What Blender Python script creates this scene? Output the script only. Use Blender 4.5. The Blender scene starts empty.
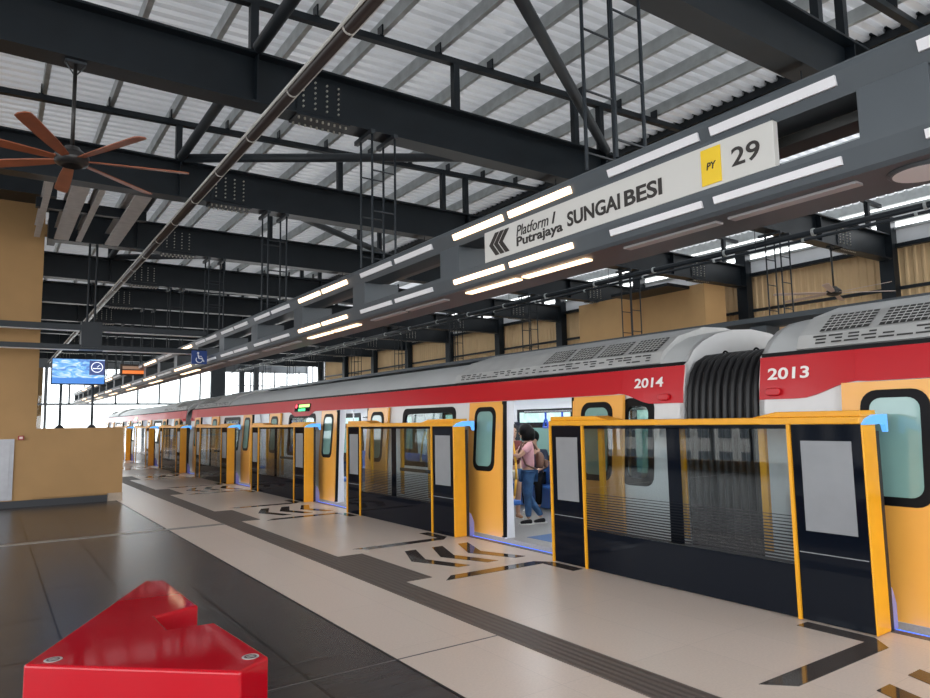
import bpy, bmesh, math, random
from mathutils import Vector, Matrix
random.seed(7)
PI = math.pi
scene = bpy.context.scene
COL = scene.collection

# ------------------------------------------------------------------ helpers
class MB:
    """collects shapes, then becomes one mesh object"""
    def __init__(s):
        s.bm = bmesh.new(); s.cur = 0
    def verts(s, pts, faces):
        vs = [s.bm.verts.new(p) for p in pts]
        for f in faces:
            try: s.bm.faces.new([vs[i] for i in f]).material_index = s.cur
            except ValueError: pass
        return s
    def box(s, x0, x1, y0, y1, z0, z1):
        p = [(x0,y0,z0),(x1,y0,z0),(x1,y1,z0),(x0,y1,z0),(x0,y0,z1),(x1,y0,z1),(x1,y1,z1),(x0,y1,z1)]
        return s.verts(p, [(0,3,2,1),(4,5,6,7),(0,1,5,4),(1,2,6,5),(2,3,7,6),(3,0,4,7)])
    def prism(s, poly, f0, f1):
        """poly: 2D outline; f0 / f1 map (u,v) to the two end faces"""
        n = len(poly)
        p = [f0(u, v) for u, v in poly] + [f1(u, v) for u, v in poly]
        fs = [tuple(range(n))[::-1], tuple(range(n, 2*n))]
        fs += [(i, (i+1) % n, n+(i+1) % n, n+i) for i in range(n)]
        return s.verts(p, fs)
    def ext_y(s, poly, y0, y1):
        return s.prism(poly, lambda x, z: (x, y0, z), lambda x, z: (x, y1, z))
    def ext_x(s, poly, x0, x1):
        return s.prism(poly, lambda y, z: (x0, y, z), lambda y, z: (x1, y, z))
    def ext_z(s, poly, z0, z1):
        return s.prism(poly, lambda x, y: (x, y, z0), lambda x, y: (x, y, z1))
    def tube(s, p0, p1, r, seg=8, r1=None):
        p0, p1 = Vector(p0), Vector(p1); r1 = r if r1 is None else r1
        d = (p1-p0).normalized()
        a = d.orthogonal().normalized(); b = d.cross(a)
        pts = []
        for c, rr in ((p0, r), (p1, r1)):
            for i in range(seg):
                t = 2*PI*i/seg
                pts.append(c + (a*math.cos(t)+b*math.sin(t))*rr)
        fs = [(i, (i+1) % seg, seg+(i+1) % seg, seg+i) for i in range(seg)]
        fs += [tuple(range(seg))[::-1], tuple(range(seg, 2*seg))]
        return s.verts(pts, fs)
    def poly_tube(s, pts, r, seg=8):
        for a, b in zip(pts, pts[1:]): s.tube(a, b, r, seg)
        return s
    def lathe(s, prof, c=(0,0,0), seg=24):
        """prof: (r,z) from bottom to top"""
        n = len(prof); pts = []
        for r, z in prof:
            for i in range(seg):
                t = 2*PI*i/seg
                pts.append((c[0]+r*math.cos(t), c[1]+r*math.sin(t), c[2]+z))
        fs = []
        for k in range(n-1):
            for i in range(seg):
                j = (i+1) % seg
                fs.append((k*seg+i, k*seg+j, (k+1)*seg+j, (k+1)*seg+i))
        fs.append(tuple(range(seg))[::-1]); fs.append(tuple((n-1)*seg+i for i in range(seg)))
        return s.verts(pts, fs)
    def ball(s, c, r, sx=1, sy=1, sz=1, u=14, v=10):
        m = Matrix.Translation(c) @ Matrix.Diagonal((r*sx, r*sy, r*sz, 1))
        bmesh.ops.create_uvsphere(s.bm, u_segments=u, v_segments=v, radius=1, matrix=m)
        return s
    def build(s, name, mat, parent=None, bevel=0, smooth=False, seg=2):
        bmesh.ops.recalc_face_normals(s.bm, faces=s.bm.faces)
        me = bpy.data.meshes.new(name); s.bm.to_mesh(me); s.bm.free()
        for q in (mat if isinstance(mat, list) else [mat]): me.materials.append(q)
        o = bpy.data.objects.new(name, me); COL.objects.link(o)
        if parent: o.parent = parent
        if smooth:
            for p in me.polygons: p.use_smooth = True
        if bevel:
            b = o.modifiers.new('bevel', 'BEVEL'); b.width = bevel; b.segments = seg
            b.limit_method = 'ANGLE'; b.angle_limit = math.radians(40)
            for p in me.polygons: p.use_smooth = True
            b.harden_normals = True
        return o

def tag(o, label, cat, group=None, kind='thing'):
    o['label'] = label; o['category'] = cat; o['kind'] = kind
    if group: o['group'] = group
    return o
def thing(name, label, cat, loc=(0,0,0), group=None, rz=0):
    o = bpy.data.objects.new(name, None); COL.objects.link(o)
    o.empty_display_size = .1
    o.location = loc; o.rotation_euler = (0,0,rz)
    return tag(o, label, cat, group)
def struct(o, label=None, cat=None):
    o['kind'] = 'structure'
    if label: o['label'] = label
    if cat: o['category'] = cat
    return o
def copy_tree(o, parent=None):
    c = o.copy(); COL.objects.link(c)
    if parent: c.parent = parent
    for ch in list(o.children): copy_tree(ch, c)
    return c

# ------------------------------------------------------------------ materials
def mat(name, col, rough=.5, metal=0, noise=0, nscale=8, bump=0, bscale=30, coat=0, emit=None, estr=1, spec=.5):
    m = bpy.data.materials.new(name); m.use_nodes = True
    nt = m.node_tree; b = nt.nodes['Principled BSDF']
    b.inputs['Base Color'].default_value = (*col, 1)
    b.inputs['Roughness'].default_value = rough
    b.inputs['Metallic'].default_value = metal
    b.inputs['Specular IOR Level'].default_value = spec
    if coat:
        b.inputs['Coat Weight'].default_value = coat; b.inputs['Coat Roughness'].default_value = .05
    if emit:
        b.inputs['Emission Color'].default_value = (*emit, 1); b.inputs['Emission Strength'].default_value = estr
    tc = nt.nodes.new('ShaderNodeTexCoord')
    if noise:
        n = nt.nodes.new('ShaderNodeTexNoise'); n.inputs['Scale'].default_value = nscale; n.inputs['Detail'].default_value = 6
        nt.links.new(tc.outputs['Object'], n.inputs['Vector'])
        r = nt.nodes.new('ShaderNodeValToRGB')
        r.color_ramp.elements[0].position = .3; r.color_ramp.elements[1].position = .7
        r.color_ramp.elements[0].color = (*[c*(1-noise) for c in col], 1)
        r.color_ramp.elements[1].color = (*[min(1, c*(1+noise)) for c in col], 1)
        nt.links.new(n.outputs['Fac'], r.inputs['Fac']); nt.links.new(r.outputs['Color'], b.inputs['Base Color'])
    if bump:
        n2 = nt.nodes.new('ShaderNodeTexNoise'); n2.inputs['Scale'].default_value = bscale
        nt.links.new(tc.outputs['Object'], n2.inputs['Vector'])
        bp = nt.nodes.new('ShaderNodeBump'); bp.inputs['Strength'].default_value = bump; bp.inputs['Distance'].default_value = .01
        nt.links.new(n2.outputs['Fac'], bp.inputs['Height']); nt.links.new(bp.outputs['Normal'], b.inputs['Normal'])
    return m

def glass_mat(name, tint, refl=1.0, rough=0.0, ior=1.5):
    m = bpy.data.materials.new(name); m.use_nodes = True
    nt = m.node_tree; nt.nodes.clear()
    out = nt.nodes.new('ShaderNodeOutputMaterial'); mix = nt.nodes.new('ShaderNodeMixShader')
    tr = nt.nodes.new('ShaderNodeBsdfTransparent'); tr.inputs[0].default_value = (*tint, 1)
    gl = nt.nodes.new('ShaderNodeBsdfGlossy'); gl.inputs['Roughness'].default_value = rough
    gl.inputs['Color'].default_value = (refl, refl, refl, 1)
    lw = nt.nodes.new('ShaderNodeLayerWeight'); lw.inputs['Blend'].default_value = .5
    pw = nt.nodes.new('ShaderNodeMath'); pw.operation = 'POWER'; pw.inputs[1].default_value = 5
    nt.links.new(lw.outputs['Facing'], pw.inputs[0])
    fr = nt.nodes.new('ShaderNodeMath'); fr.operation = 'MULTIPLY_ADD'; fr.inputs[1].default_value = .95; fr.inputs[2].default_value = .05
    nt.links.new(pw.outputs[0], fr.inputs[0])
    nt.links.new(fr.outputs[0], mix.inputs[0]); nt.links.new(tr.outputs[0], mix.inputs[1])
    nt.links.new(gl.outputs[0], mix.inputs[2]); nt.links.new(mix.outputs[0], out.inputs[0])
    return m

def tile_mat(name, c1, c2, mortar, w, h, rough, msize=.004, off=(0,0,0), nz=.12, nscale=3, stretch=(1,1,1), bumpw=.1):
    m = bpy.data.materials.new(name); m.use_nodes = True
    nt = m.node_tree; b = nt.nodes['Principled BSDF']
    tc = nt.nodes.new('ShaderNodeTexCoord')
    mp = nt.nodes.new('ShaderNodeMapping'); mp.inputs['Location'].default_value = off
    nt.links.new(tc.outputs['Object'], mp.inputs['Vector'])
    br = nt.nodes.new('ShaderNodeTexBrick'); br.offset = 0; br.squash = 1
    br.inputs['Color1'].default_value = (*c1, 1); br.inputs['Color2'].default_value = (*c2, 1)
    br.inputs['Mortar'].default_value = (*mortar, 1); br.inputs['Scale'].default_value = 1
    br.inputs['Mortar Size'].default_value = msize; br.inputs['Brick Width'].default_value = w
    br.inputs['Row Height'].default_value = h; br.inputs['Mortar Smooth'].default_value = .2
    nt.links.new(mp.outputs[0], br.inputs['Vector'])
    mp2 = nt.nodes.new('ShaderNodeMapping'); mp2.inputs['Scale'].default_value = stretch
    nt.links.new(tc.outputs['Object'], mp2.inputs['Vector'])
    n = nt.nodes.new('ShaderNodeTexNoise'); n.inputs['Scale'].default_value = nscale; n.inputs['Detail'].default_value = 8
    nt.links.new(mp2.outputs[0], n.inputs['Vector'])
    mr = nt.nodes.new('ShaderNodeMapRange'); mr.inputs['To Min'].default_value = 1-nz; mr.inputs['To Max'].default_value = 1+nz
    nt.links.new(n.outputs['Fac'], mr.inputs['Value'])
    mx = nt.nodes.new('ShaderNodeMix'); mx.data_type = 'RGBA'; mx.blend_type = 'MULTIPLY'; mx.inputs['Factor'].default_value = 1
    nt.links.new(br.outputs['Color'], mx.inputs['A'])
    cmb = nt.nodes.new('ShaderNodeCombineColor')
    for i in range(3): nt.links.new(mr.outputs[0], cmb.inputs[i])
    nt.links.new(cmb.outputs[0], mx.inputs['B']); nt.links.new(mx.outputs['Result'], b.inputs['Base Color'])
    b.inputs['Roughness'].default_value = rough; b.inputs['Specular IOR Level'].default_value = .34
    bp = nt.nodes.new('ShaderNodeBump'); bp.inputs['Strength'].default_value = bumpw; bp.inputs['Distance'].default_value = .004
    nt.links.new(n.outputs['Fac'], bp.inputs['Height']); nt.links.new(bp.outputs['Normal'], b.inputs['Normal'])
    return m

def wave_mat(name, col, axis, scale, rough, depth=.004, dark=.7):
    m = mat(name, col, rough); nt = m.node_tree; b = nt.nodes['Principled BSDF']
    tc = nt.nodes.new('ShaderNodeTexCoord')
    w = nt.nodes.new('ShaderNodeTexWave'); w.bands_direction = axis; w.inputs['Scale'].default_value = scale
    nt.links.new(tc.outputs['Object'], w.inputs['Vector'])
    r = nt.nodes.new('ShaderNodeValToRGB')
    r.color_ramp.elements[0].color = (*[c*dark for c in col], 1); r.color_ramp.elements[1].color = (*col, 1)
    nt.links.new(w.outputs['Fac'], r.inputs['Fac']); nt.links.new(r.outputs['Color'], b.inputs['Base Color'])
    bp = nt.nodes.new('ShaderNodeBump'); bp.inputs['Strength'].default_value = .6; bp.inputs['Distance'].default_value = depth
    nt.links.new(w.outputs['Fac'], bp.inputs['Height']); nt.links.new(bp.outputs['Normal'], b.inputs['Normal'])
    return m

M = {}
M['steel'] = mat('navy_steel', (.0085,.0135,.019), .40, noise=.15, nscale=3, spec=.35)
M['steel_grey'] = mat('grey_steel', (.035,.044,.053), .45, noise=.1)
M['galv'] = mat('galvanised', (.52,.55,.55), .45, metal=.3, noise=.15, nscale=5)
M['roof'] = mat('roof_sheet', (.72,.72,.73), .36, metal=.55, noise=.06, nscale=2)
nt_ = M['roof'].node_tree; b_ = nt_.nodes['Principled BSDF']; o_ = nt_.nodes['Material Output']
tl = nt_.nodes.new('ShaderNodeBsdfTranslucent'); tl.inputs[0].default_value = (.95,.97,1,1)  # translucent share added so sky light brightens the metal roof and hall
mx_ = nt_.nodes.new('ShaderNodeMixShader'); mx_.inputs[0].default_value = .065
nt_.links.new(b_.outputs[0], mx_.inputs[1]); nt_.links.new(tl.outputs[0], mx_.inputs[2]); nt_.links.new(mx_.outputs[0], o_.inputs[0])
M['infill'] = mat('pale_grey_steel', (.55,.53,.52), .5, noise=.1)
M['bolt'] = mat('bolt_zinc', (.5,.48,.42), .4, metal=.6)
M['gantry'] = mat('gantry_grey', (.070,.083,.095), .42, noise=.06, nscale=2)
M['lamp_off'] = mat('diffuser_unlit', (.85,.84,.86), .4)
M['lamp_on'] = mat('diffuser_lit', (.9,.85,.8), .4, emit=(1,.66,.38), estr=1.8)
M['sign'] = mat('sign_white', (.64,.625,.59), .45)
M['sign_ink'] = mat('sign_ink', (.022,.017,.014), .5)
M['sign_yellow'] = mat('sign_yellow', (.90,.60,.02), .45)
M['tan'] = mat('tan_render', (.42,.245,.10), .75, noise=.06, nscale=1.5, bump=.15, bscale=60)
M['tan_lit'] = mat('tan_render_lit', (.70,.50,.28), .75, noise=.05, nscale=1.5)  # lighter copy of tan; brighter light on the opposite side put into colour
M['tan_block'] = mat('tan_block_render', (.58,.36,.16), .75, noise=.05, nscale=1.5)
M['tan_sheet'] = wave_mat('tan_cladding', (.52,.37,.19), 'Y', 1.3, .6, .03, .82)
M['plinth'] = mat('plinth_black', (.02,.022,.027), .5)
M['plinth_stone'] = mat('plinth_stone', (.42,.33,.25), .6, noise=.1)
M['floor_dark'] = tile_mat('dark_tiles', (.056,.052,.051), (.066,.061,.059), (.012,.011,.011), .61, 1.22, .27, .012, (.09,.25,0), .28, 6, (.35,1.8,1), .12)
M['floor_light'] = tile_mat('granite', (.655,.55,.475), (.675,.565,.49), (.57,.48,.42), .6, 1.2, .30, .003, (.05,.3,0), .12, 60, (1,1,1), .05)
M['tactile'] = wave_mat('tactile_ribs', (.125,.098,.085), 'X', 5.2, .5, .006, .75)
M['joint'] = mat('joint_metal', (.26,.24,.22), .35, metal=.3)
M['inlay'] = mat('polished_inlay', (.060,.047,.040), .06, noise=.4, nscale=60, spec=.7)
M['threshold'] = mat('threshold_grey', (.10,.09,.09), .4, noise=.15, nscale=30)
M['psd_yellow'] = mat('gate_yellow', (.80,.36,.012), .35, noise=.04)
M['psd_black'] = mat('gate_black_glass', (.004,.006,.011), .05, spec=.13)
M['psd_glass'] = glass_mat('gate_clear_glass', (.80,.84,.85), .85)
M['frit'] = mat('frit_black', (.006,.007,.01), .3)
M['frost'] = mat('frosted_panel', (.25,.26,.275), .2, noise=.06, nscale=3)
M['gasket'] = mat('gasket_black', (.012,.012,.014), .5)
M['blue_light'] = mat('blue_signal_light', (.02,.05,.10), .3, emit=(.09,.32,.80), estr=1.0)
M['blue_led'] = mat('blue_led', (0,.01,.06), .4, emit=(.004,.13,1.0), estr=1.6)
M['lavender'] = mat('blue_lit_cover', (.26,.26,.50), .4)  # blue light on the gate foot put into the cover colour
M['train_white'] = mat('train_white', (.66,.66,.66), .35, noise=.02)
M['train_roof'] = mat('train_roof', (.50,.51,.51), .4, noise=.06, nscale=1.5)
M['train_red'] = mat('train_red', (.50,.008,.016), .33, coat=.1, spec=.35)
M['train_yellow'] = mat('train_door_yellow', (.84,.40,.07), .33, coat=.2)
M['train_glass'] = mat('train_door_glass', (.20,.36,.33), .05, noise=.10, nscale=1.2, spec=.7)
M['train_tint'] = glass_mat('train_side_glass', (.55,.62,.6), .9)
M['rubber'] = mat('black_rubber', (.005,.005,.006), .5, spec=.15)
M['bellows'] = mat('bellows_rubber', (.010,.010,.011), .42, spec=.35)
M['ac'] = mat('aircon_casing', (.50,.50,.49), .4, metal=.2, noise=.12, nscale=3)
M['ac_grille'] = mat('aircon_mesh', (.035,.035,.033), .6)
M['inside'] = mat('train_interior', (.72,.73,.75), .5)
M['inside_dark'] = mat('train_interior_dark', (.015,.018,.022), .1)
M['ad'] = mat('advert_light', (.5,.7,.65), .4, noise=.35, nscale=6, emit=(.45,.75,.65), estr=.35)
M['train_lamp'] = mat('train_ceiling_lamp', (1,1,1), .4, emit=(.95,.98,1), estr=8.0)
M['train_floor'] = mat('train_floor', (.27,.26,.25), .5, noise=.1, nscale=40)
M['train_mat_blue'] = mat('train_floor_blue', (.045,.11,.26), .6, noise=.15, nscale=30)
M['seat_blue'] = mat('seat_blue', (.03,.12,.38), .5)
M['handle_blue'] = mat('handle_blue', (.02,.09,.55), .35)
M['pole_yellow'] = mat('grab_pole_yellow', (.85,.45,.03), .3)
M['chrome'] = mat('chrome', (.6,.6,.6), .2, metal=.9)
M['num_white'] = mat('number_white', (.85,.83,.80), .4)
M['disp'] = mat('led_display', (.02,.02,.02), .4, emit=(.5,.9,.2), estr=1.3)
M['disp_red'] = mat('led_red', (.2,0,0), .4, emit=(1,.05,.08), estr=2.5)
M['disp_green'] = mat('led_green', (0,.2,.05), .4, emit=(.05,.9,.25), estr=1.3)
M['bench'] = mat('bench_red_gloss', (.44,.0,.008), .07, spec=.45)
M['badge'] = mat('badge_silver', (.62,.62,.60), .3, metal=.4)
M['badge_ink'] = mat('badge_ink', (.07,.02,.025), .4)
M['fan_motor'] = mat('fan_motor', (.03,.028,.027), .35, metal=.3)
M['fan_blade'] = mat('fan_blade_brown', (.36,.105,.045), .45, noise=.2, nscale=4)
M['fan_blade_pale'] = mat('fan_blade_pale', (.62,.48,.42), .45)
M['conduit'] = mat('conduit_white', (.62,.61,.58), .4)
M['pipe_dark'] = mat('pipe_brown_black', (.028,.020,.018), .35)
M['cabinet'] = mat('cabinet_steel', (.36,.36,.38), .4, metal=.3, noise=.06)
M['alarm'] = mat('alarm_red', (.35,.025,.02), .4)
M['alarm_plate'] = mat('alarm_plate', (.7,.55,.5), .4)
M['sign_blue'] = mat('sign_blue', (.015,.055,.24), .4)
M['sign_glyph'] = mat('sign_glyph', (.75,.78,.85), .4)
M['amber'] = mat('amber_leds', (.4,.1,.02), .4, emit=(1,.25,.06), estr=.55)
M['led_board'] = mat('led_board', (.055,.03,.02), .4)
M['win_frame'] = mat('window_frame_grey', (.16,.18,.20), .45)
M['win_glass'] = glass_mat('window_clear', (.93,.95,.95), .9)
M['concrete'] = mat('track_concrete', (.20,.20,.20), .8, noise=.15)
M['rail'] = mat('rail_steel', (.20,.18,.16), .35, metal=.8)

# ------------------------------------------------------------------ camera
cam_d = bpy.data.cameras.new('camera'); cam = bpy.data.objects.new('camera', cam_d); COL.objects.link(cam)
cam_d.sensor_fit = 'HORIZONTAL'; cam_d.sensor_width = 36; cam_d.lens = 687.01/930*36
cam_d.clip_start = .05; cam_d.clip_end = 500
r_ = Vector((0.823994875,-0.566294656,-0.018515121)); d_ = Vector((0.043031851,0.095130594,-0.994534278)); f_ = Vector((0.564960802,0.818694407,0.102755829))
rot = Matrix((r_, -d_, -f_)).transposed()
cam.matrix_world = Matrix.Translation((0,0,1.62)) @ rot.to_4x4()
scene.camera = cam

# ------------------------------------------------------------------ world / light
w = bpy.data.worlds.new('overcast_sky'); scene.world = w; w.use_nodes = True
nt = w.node_tree; bg = nt.nodes['Background']
tc = nt.nodes.new('ShaderNodeTexCoord'); sx = nt.nodes.new('ShaderNodeSeparateXYZ'); nt.links.new(tc.outputs['Generated'], sx.inputs[0])
rp = nt.nodes.new('ShaderNodeValToRGB')
rp.color_ramp.elements[0].position = .40; rp.color_ramp.elements[0].color = (.60,.60,.58,1)
rp.color_ramp.elements[1].position = .52; rp.color_ramp.elements[1].color = (.94,.97,1,1)
mr = nt.nodes.new('ShaderNodeMapRange'); mr.inputs['From Min'].default_value = -1; mr.inputs['From Max'].default_value = 1
nt.links.new(sx.outputs['Z'], mr.inputs['Value']); nt.links.new(mr.outputs[0], rp.inputs['Fac'])
nt.links.new(rp.outputs['Color'], bg.inputs['Color']); bg.inputs['Strength'].default_value = 3.0

YB = [3.8+4.12*k for k in range(-1, 11)]          # beam lines
ZB = 5.48
YEND = 48.0
RIDGE = 11.25
def roof_z(x): return 6.80+.033*(x if x < RIDGE else 2*RIDGE-x)

# ------------------------------------------------------------------ setting: floors
o = struct(MB().box(-7, 2.35, -8, 47.95, -.25, 0).build('floor', M['floor_dark']), 'dark grey glossy tiled floor', 'floor')
o = struct(MB().box(2.35, 5.60, -8, 47.95, -.25, 0).build('floor_granite', M['floor_light']), 'pale granite floor along the platform edge', 'floor')
o = struct(MB().box(13.5, 18.9, -8, 47.95, -.25, 0).build('floor_opposite', M['floor_light']), 'opposite platform floor behind the train', 'floor')
o = struct(MB().box(5.6, 13.5, -8, 90, -1.5, -1.25).build('floor_trackbed', M['concrete']), 'concrete trackbed under the train', 'floor')
o = struct(MB().box(3.22, 3.53, -8, 47.9, 0, .006).build('trim_1', M['tactile']), 'brown ribbed tactile strip running along the pale floor', 'trim')
o = struct(MB().box(5.56, 5.64, -8, 47.9, -.24, .004).build('trim_2', M['threshold']), 'dark platform edge strip', 'trim')
o = struct(MB().box(-7, 3.22, 11.62, 11.78, 0, .004).build('trim_3', M['joint']), 'pale metal joint across the dark floor', 'trim')
o = struct(MB().box(-7, 3.22, 4.30, 4.313, 0, .002).build('trim_4', M['threshold']), 'thin metal joint across the floor', 'trim')
o = struct(MB().box(2.35, 2.365, -8, 47.9, 0, .002).build('trim_5', M['gasket']), 'thin dark joint where dark tiles meet granite', 'trim')

# ------------------------------------------------------------------ setting: roof
def corrugated(x0, x1, name):
    mb = MB(); y = -8.0; prof = []
    while y < 48.4:
        prof += [(y, 0), (y+.10, 0), (y+.12, .075), (y+.19, .075)]; y += .22
    n = len(prof); pts = []
    for x in (x0, x1):
        pts += [(x, yy, roof_z(x)+.255+zz) for yy, zz in prof]
    mb.verts(pts, [(i, i+1, n+i+1, n+i) for i in range(n-1)])
    return mb.build(name, M['roof'])
struct(corrugated(-8, RIDGE-.12, 'ceiling'), 'corrugated grey metal roof over the near platform', 'roof')
M['roof_opp'] = M['roof'].copy(); M['roof_opp'].name = 'roof_sheet_brightened'  # sheet copy with raised translucency, added to brighten the opposite side
for n_ in M['roof_opp'].node_tree.nodes:
    if n_.type == 'MIX_SHADER': n_.inputs[0].default_value = .20
co = corrugated(RIDGE+.12, 18.9, 'ceiling_opposite'); co.data.materials[0] = M['roof_opp']
struct(co, 'corrugated metal roof over the opposite platform', 'roof')
# ridge gutter
struct(MB().box(RIDGE-.22, RIDGE+.22, -8, 48.3, 7.47, 7.60).box(RIDGE-.16, RIDGE-.11, -8, 48.3, 7.30, 7.5).box(RIDGE+.11, RIDGE+.16, -8, 48.3, 7.30, 7.5).build('trim_6', M['steel']), 'dark ridge capping along the roof', 'trim')
k = 0
for x in [-6.2+.95*i for i in range(18)] + [11.75+.95*i for i in range(7)]:
    z = roof_z(x)+.05
    t = MB().ext_y([(x,z),(x+.07,z),(x+.07,z+.02),(x+.02,z+.02),(x+.02,z+.18),(x+.07,z+.18),(x+.07,z+.20),(x,z+.20)], -8, 48.3)
    o = t.build('roof_purlin', M['galv'])
    tag(o, 'pale galvanised roof purlin running lengthwise under the corrugated sheets', 'purlin', 'roof purlins')

# ------------------------------------------------------------------ roof beams
ords = ['behind the viewer', 'nearest, crossing above the station sign', 'second, the one the brown fan hangs from', 'third from the sign', 'fourth from the sign',
        'fifth from the sign', 'sixth from the sign', 'seventh from the sign', 'eighth from the sign', 'ninth from the sign', 'tenth from the sign', 'farthest, by the end glazing']
def beam(k, Y):
    t = thing('roof_beam', 'dark navy steel roof beam, ' + ords[k], 'beam', (0, Y, ZB), 'roof beams')
    x0 = -7.0
    if 16 < Y < 17: x0 = .82
    if 17 < Y < 19: x0 = -7.0
    w2 = .30; h = .65
    mb = MB()
    mb.box(x0, 18.68, 0, w2, 0, .028).box(x0, 18.68, 0, w2, h-.028, h).box(x0, 18.68, w2/2-.012, w2/2+.012, .028, h-.028)
    for x in (2.5, 8.5, 11.9, 15.4): mb.box(x-.01, x+.01, .02, w2-.02, .03, h-.03)   # stiffeners
    if x0 > 0: mb.box(.84, .98, w2, .88, .06, h-.06)
    mb.build('girder', M['steel'], t)
    # upper chord and its posts
    def cz(x): return roof_z(x)-.10-ZB
    mb = MB()
    for a, b in ((max(x0, -6.8), RIDGE-.1), (RIDGE+.1, 18.6)):
        mb.verts([(a,.10,cz(a)),(a,.20,cz(a)),(a,.20,cz(a)+.09),(a,.10,cz(a)+.09),(b,.10,cz(b)),(b,.20,cz(b)),(b,.20,cz(b)+.09),(b,.10,cz(b)+.09)],
                 [(0,1,2,3),(4,7,6,5),(0,4,5,1),(1,5,6,2),(2,6,7,3),(3,7,4,0)])
    chord = mb
    for x in ((-3.5, -.5, 2.48, 5.48, 7.9, 8.5, 10.9, 12.5, 14.9, 17.9) if k != 4 else (2.48, 5.48, 7.9, 8.5, 10.9, 12.5, 14.9, 17.9)):
        MB().box(x-.05, x+.05, .10, .20, h, cz(x)+.01).build('chord_post', M['steel'], t)
    mb = chord
    for x in [-6.2+.95*i for i in range(18)] + [11.75+.95*i for i in range(7)]:
        if x < x0: continue
        mb.box(x-.02, x+.0, .08, .22, cz(x)+.09, cz(x)+.25).box(x-.05, x+.02, .09, .21, cz(x)+.08, cz(x)+.10)
    mb.build('upper_chord', M['steel'], t)
    for x in (3.35, 16.6):
        sp = MB().box(x-.32, x+.32, w2/2-.035, w2/2-.013, .09, h-.09).box(x-.36, x+.36, -.005, w2+.005, -.02, -.001)
        mb = sp; mb.cur = 1
        for i in range(4):
            for j in range(6):
                mb.tube((x-.24+.16*i, w2/2-.034, .15+.07*j), (x-.24+.16*i, w2/2-.058, .15+.07*j), .014, 6)
        for i in range(9):
            for yy in (.05, .25): mb.tube((x-.32+.08*i, yy, -.02), (x-.32+.08*i, yy, -.05), .014, 6)
        mb.build('splice_plate', [M['steel'], M['bolt']], t)
for k, Y in enumerate(YB): beam(k, Y)

# plan bracing pipes
def brace(p, q, label):
    o = MB().tube(p, q, .075, 12).build('bracing_pipe', M['steel_grey'], smooth=True)
    tag(o, label, 'pipe', 'roof bracing pipes')
names = ['between the first two roof beams', 'between the second and third roof beams', 'between the third and fourth roof beams', 'between the fourth and fifth roof beams',
         'between the fifth and sixth roof beams', 'between the sixth and seventh roof beams', 'between the seventh and eighth roof beams', 'between the eighth and ninth roof beams', 'between the ninth and tenth roof beams', 'between the last two roof beams']
for k in range(1, 10):
    a, b = YB[k], YB[k+1]
    brace((2.5, a+.3, 6.18), (2.5, b, 6.18), 'dark lengthwise strut pipe '+names[k-1])
    if k % 2 == 1: p, q = (2.55, a+.32, 6.16), (8.45, b-.02, 6.14)
    else: p, q = (8.45, a+.32, 6.14), (2.55, b-.02, 6.16)
    brace(p, q, 'dark slanting bracing pipe '+names[k-1])

# infill beams near the tall wall, between third and fourth beam
for (x, wd), lab in zip([(.62,.10),(1.05,.26),(1.36,.10),(1.98,.26)], ['narrow pale grey infill joist touching the tall tan wall', 'broad pale grey infill joist next to the tan wall corbel',
         'narrow pale grey infill joist between the two broad ones', 'broad pale grey infill joist beside the long white conduit']):
    y0, y1 = YB[3]+.32, YB[4]-.02
    o = MB().box(x-wd/2, x+wd/2, y0, y1, 5.48, 5.51).box(x-.012, x+.012, y0, y1, 5.51, 5.72).box(x-wd/2, x+wd/2, y0, y1, 5.72, 5.74).build('infill_joist', M['infill'])
    tag(o, lab, 'joist', 'infill joists')
o = MB().box(.5, 2.3, 14.0, 14.12, 5.52, 5.7).build('cross_joist', M['steel'])
tag(o, 'dark cross joist tying the pale infill joists together', 'joist')

# ------------------------------------------------------------------ left walls
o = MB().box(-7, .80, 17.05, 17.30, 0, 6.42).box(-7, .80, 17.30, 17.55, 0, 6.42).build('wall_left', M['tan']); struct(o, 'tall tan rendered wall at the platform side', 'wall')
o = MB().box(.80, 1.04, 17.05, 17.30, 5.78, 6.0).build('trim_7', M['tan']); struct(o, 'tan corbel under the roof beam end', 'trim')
o = MB().box(-7, .95, 16.3, 17.6, 6.42, 6.9).build('trim_8', M['steel']); struct(o, 'dark box filling the shaded gap above the tall tan wall', 'trim')  # dark box put in for the shade above the wall
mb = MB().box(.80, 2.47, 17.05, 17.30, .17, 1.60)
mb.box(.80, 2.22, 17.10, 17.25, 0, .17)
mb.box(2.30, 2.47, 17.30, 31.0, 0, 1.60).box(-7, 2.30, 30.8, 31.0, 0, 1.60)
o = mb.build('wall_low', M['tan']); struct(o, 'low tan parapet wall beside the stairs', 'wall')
o = MB().box(-7, 2.18, 17.03, 17.048, 0, .14).build('baseboard_left', M['plinth']); struct(o, 'black recessed skirting under the tan wall', 'baseboard')
o = MB().box(2.18, 2.48, 17.04, 17.31, 0, .17).build('baseboard_end', M['plinth_stone']); struct(o, 'pale stone plinth block at the parapet corner', 'baseboard')
# cabinet
t = thing('electrical_cabinet', 'grey steel cabinet recessed in the tan wall', 'cabinet', (.0, 17.05, .16))
MB().box(-.5, .43, -.03, -.002, 0, 1.24).build('frame', M['cabinet'], t)
MB().box(-.46, .36, -.045, -.032, .05, 1.19).build('door', M['cabinet'], t, .004)
# alarm
t = thing('alarm_call_point', 'small red alarm call point on the tan wall beside the steel cabinet', 'alarm', (.54, 17.05, 1.42))
MB().box(-.055, .055, -.05, -.002, -.045, .045).build('housing', M['alarm'], t, .008)
MB().box(-.03, .03, -.056, -.051, -.02, .025).build('plate', M['alarm_plate'], t)

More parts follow.
